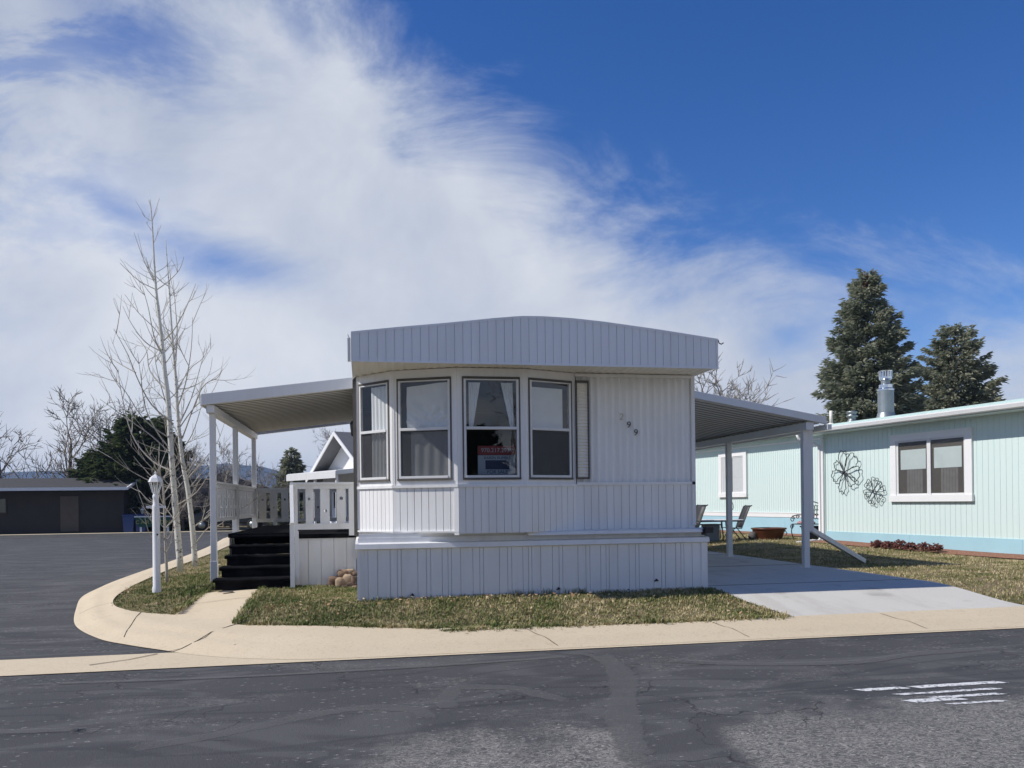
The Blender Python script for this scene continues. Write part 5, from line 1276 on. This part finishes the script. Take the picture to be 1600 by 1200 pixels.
# local: gable plane at y=0 facing -y, x across
hw=2.9; ze=2.75; zr_=4.78
m=MB(); m.prism([(-hw,0),(hw,0),(hw,ze),(0,zr_),(-hw,ze)],'y',0,8); obj('wall',m,M['whitetrim'],gw)
sl2=(zr_-ze)/hw
m=MB()
for s_ in (-1,1):
    xe=s_*(hw+.35); zz=ze-.35*sl2
    m.prism([(0,zr_+.04),(0,zr_+.18),(xe,zz+.18),(xe,zz+.04)] if s_>0 else [(0,zr_+.04),(xe,zz+.04),(xe,zz+.18),(0,zr_+.18)],'y',-.75,8.4)
rg_=obj('roof',m,M['shingle'],gw)
m=MB()
for s_ in (-1,1):
    xe=s_*(hw+.37); zz=ze-.37*sl2
    m.prism([(0,zr_-.02),(0,zr_+.2),(xe,zz+.2),(xe,zz-.02)] if s_>0 else [(0,zr_-.02),(xe,zz-.02),(xe,zz+.2),(0,zr_+.2)],'y',-.80,-.755)
obj('bargeboard',m,M['whitetrim'],rg_)
m=MB(); m.prism([(-1.9,2.75),(-1.9,2.95),(0,3.15),(0,2.95)],'x',-hw-.1,hw-.4); m.box(-hw-.12,hw-.38,-1.95,-1.88,2.60,2.92) 
aw2=obj('awning',m,M['canopy'],gw)
for x in (-hw+.1,0,hw-.6): m=MB(); m.box(x,x+.1,-1.85,-1.75,0,2.75); obj('awning_post',m,M['whitetrim'],aw2)
m=MB(); m.box(-1.6,-.4,-.04,.01,1.2,2.3); w_=obj('window',m,M['greywall'],gw); mm=MB(); mm.box(-1.5,-.5,-.05,-.03,1.3,2.2); obj('glass',mm,M['carglass'],w_)
# trees across the road, seen in the window glass
for (loc,scl,rz,lb) in (((2.,-24,0),1.25,.7,'bare tree across the road mirrored in the bay windows'),((8.5,-25,0),1.4,2.7,'second bare tree across the road mirrored in the bay windows')):
    dup(bt[0][1],loc,lb,rz,scl,'bare trees across the road')

jun=[o for o in D.objects if o.name=='juniper_tree'][0]
for (loc,scl,rz,lb) in (((4.2,-17,0),.78,.4,'dark evergreen across the road mirrored in the third bay window'),((9.5,-18,0),.85,2.2,'dark evergreen across the road mirrored at the right of the bay'),((14.5,-16,0),.95,4.,'dark evergreen across the road mirrored in the fourth bay window'),((-3,-19,0),1.0,1.1,'dark evergreen across the road behind the photographer')):
    dup(jun,loc,lb,rz,scl,'evergreens across the road')

SUN_E=4.6; EXPO=0.0
# ------------------------------------------------------------------ camera, sun, sky
cam=D.cameras.new('camera'); co=D.objects.new('camera',cam); col.objects.link(co); sc.camera=co
cam.sensor_width=36; cam.lens=36*1250/1600; cam.shift_y=.1153; cam.clip_start=.05; cam.clip_end=9000
co.matrix_world=Matrix.Translation((0,0,1.5))@Matrix.Rotation(-R(10.6),4,'Z')@Matrix.Rotation(R(90),4,'X')@Matrix.Rotation(-.012,4,'Z')
sl=D.lights.new('sun','SUN'); sl.energy=SUN_E; sl.angle=R(.5); sl.color=(1,.955,.89); so=D.objects.new('sun',sl); col.objects.link(so)
so.rotation_euler=SUN.to_track_quat('Z','Y').to_euler(); so.location=(-30,5,40)
w=D.worlds.new('World'); sc.world=w; w.use_nodes=True; t=NT(w.node_tree); bg=w.node_tree.nodes['Background']
sky=t.new('ShaderNodeTexSky',sky_type='NISHITA'); sky.sun_disc=False; sky.sun_elevation=R(44); sky.sun_rotation=R(-87); sky.altitude=1500; sky.air_density=1.; sky.dust_density=.3; sky.ozone_density=2.5
bg.inputs['Strength'].default_value=.1
tc=t.new('ShaderNodeTexCoord'); dirv=tc.outputs['Generated']
def dot(v): 
    n=t.new('ShaderNodeVectorMath',operation='DOT_PRODUCT'); t.l.new(dirv,n.inputs[0]); n.inputs[1].default_value=v; return n.outputs['Value']
th=R(10.6)
f=dot((math.sin(th),math.cos(th),0)); r=dot((math.cos(th),-math.sin(th),0)); z=dot((0,0,1))
ff=t.math('MAXIMUM',f,.08)
px=t.math('DIVIDE',r,ff); pz=t.math('DIVIDE',z,ff)      # bearing and height as slopes
cv=t.new('ShaderNodeCombineXYZ'); t.l.new(px,cv.inputs[0]); t.l.new(pz,cv.inputs[1]); pv=cv.outputs[0]
# bank edge: height of the cloud bank's upper edge by bearing
def slope(pxl,pyl): return ((pxl-800)/1250,(784.5-pyl)/1250)
pts=[(-400,-700),(154,-520),(400,-220),(560,-10),(640,95),(740,150),(830,205),(930,290),(1040,365),(1150,400),(1300,432),(1446,470),(1600,490),(2000,520)]
fc=t.new('ShaderNodeFloatCurve'); cm=fc.mapping.curves[0]
S=[slope(*q) for q in pts]; 
def X01(x): return (x+1)/2.1
def Y01(y): return y/1.3
while len(cm.points)<len(S): cm.points.new(.5,.5)
for p_,(x_,y_) in zip(cm.points,S): p_.location=(X01(x_),min(1,Y01(y_))); p_.handle_type='AUTO'
fc.mapping.update()
t.l.new(t.math('MULTIPLY_ADD',px,1/2.1,1/2.1,clamp=True),fc.inputs['Value'])
edge=t.math('MULTIPLY',fc.outputs[0],1.3)
wis=t.noise(3.4,9,.66,vec=pv,dist=.5,sc3=(1,1.9,1),rot=(0,0,R(38)))
puf=t.noise(4.5,7,.58,vec=pv,dist=.25)
big=t.noise(1.5,4,.5,vec=pv,dist=.2)
d_=t.math('SUBTRACT',edge,pz)
d_=t.math('ADD',d_,t.math('MULTIPLY',t.math('SUBTRACT',wis,.5),.42))
d_=t.math('ADD',d_,t.math('MULTIPLY',t.math('SUBTRACT',puf,.5),.10))
dens=t.sstep(d_,-.075,.15)
# gaps in the bank: soft blue holes
def hole(cx,cy,sx,sy,rot,amt):
    c0=slope(cx,cy); mp=t.new('ShaderNodeMapping',vector_type='TEXTURE'); t.l.new(pv,mp.inputs[0]); mp.inputs['Location'].default_value=(c0[0],c0[1],0); mp.inputs['Rotation'].default_value=(0,0,rot); mp.inputs['Scale'].default_value=(sx/1250,sy/1250,1)
    ln=t.new('ShaderNodeVectorMath',operation='LENGTH'); t.l.new(mp.outputs[0],ln.inputs[0])
    q=t.math('ADD',ln.outputs['Value'],t.math('MULTIPLY',t.math('SUBTRACT',wis,.5),2.6))
    return t.sstep(q,1.5,-.2,0,amt)
gaps=None
for h_ in ((350,405,165,50,R(-12),.85),(190,320,80,26,R(-25),.6),(200,40,190,60,R(-38),.6),(1235,535,75,40,R(15),.6),(1440,560,80,150,R(-5),.85),(1330,515,70,26,R(10),.5),(480,45,60,30,R(-50),.35)):
    q=hole(*h_); gaps=q if gaps is None else t.math('MAXIMUM',gaps,q)
dens=t.math('MULTIPLY',dens,t.math('SUBTRACT',1,gaps))
# thin veil in the upper left
thin=t.sstep(t.math('SUBTRACT',pz,t.math('MULTIPLY',px,.9)),.62,1.15)
dens=t.math('MULTIPLY',dens,t.math('SUBTRACT',1,t.math('MULTIPLY',thin,t.sstep(wis,.58,.40,0,.55))))
# the rest of the sky behind the camera
back=t.sstep(t.noise(2.2,5,.6,vec=dirv,sc3=(1,1,2.2)),.34,.58,0,.95)
back=t.math('MULTIPLY',back,t.sstep(z,.62,.18))
fm=t.sstep(f,.05,.4)
den=t.math('MULTIPLY_ADD',t.math('SUBTRACT',dens,back),fm,back)
hor=t.sstep(pz,.30,.0)
tone=t.math('ADD',t.math('MULTIPLY',t.math('SUBTRACT',puf,.5),.9),t.math('ADD',t.math('MULTIPLY',t.math('SUBTRACT',big,.5),.9),.62))
tone=t.math('SUBTRACT',tone,t.math('MULTIPLY',thin,.35))
ccol=t.ramp(tone,[(.12,(3.7,4.25,5.7)),(.46,(5.6,6.1,7.1)),(.80,(7.9,8.15,8.6))])
# the sky's own blue, deepened the way the dry high air shows it
hsv=t.new('ShaderNodeHueSaturation'); hsv.inputs['Saturation'].default_value=1.34; hsv.inputs['Value'].default_value=1.30; hsv.inputs['Hue'].default_value=.514; t.l.new(sky.outputs[0],hsv.inputs['Color'])
fin=t.mix(t.math('MULTIPLY',den,.97),hsv.outputs[0],ccol)
t.l.new(fin,bg.inputs['Color'])
# the air between here and the hills
hz=D.meshes.new('haze'); hz.from_pydata([(x,y,z_) for z_ in (-1.2,96) for (x,y) in ((-1900,-80),(1500,-80),(1500,2000),(-1900,2000))],[],[(0,3,2,1),(4,5,6,7),(0,1,5,4),(1,2,6,5),(2,3,7,6),(3,0,4,7)])
ho=D.objects.new('haze',hz); col.objects.link(ho); ho['kind']='stuff'; ho['label']='thin blue air haze over the hills'
hm=D.materials.new('haze'); hm.use_nodes=True; hn=hm.node_tree; hn.nodes.clear(); o_=hn.nodes.new('ShaderNodeOutputMaterial'); v_=hn.nodes.new('ShaderNodeVolumePrincipled'); v_.inputs['Color'].default_value=(.50,.68,1,1); v_.inputs['Density'].default_value=3.2e-4; v_.inputs['Anisotropy'].default_value=.1
hn.links.new(v_.outputs[0],o_.inputs['Volume']); hz.materials.append(hm)
vs_=sc.view_settings; vs_.view_transform='Standard'; vs_.look='None'; vs_.gamma=1; vs_.use_curve_mapping=False; vs_.exposure=EXPO
sc.render.engine='CYCLES'; sc.cycles.max_bounces=8; sc.cycles.transparent_max_bounces=16; sc.cycles.use_denoising=True
sc.cycles.caustics_reflective=False; sc.cycles.caustics_refractive=False
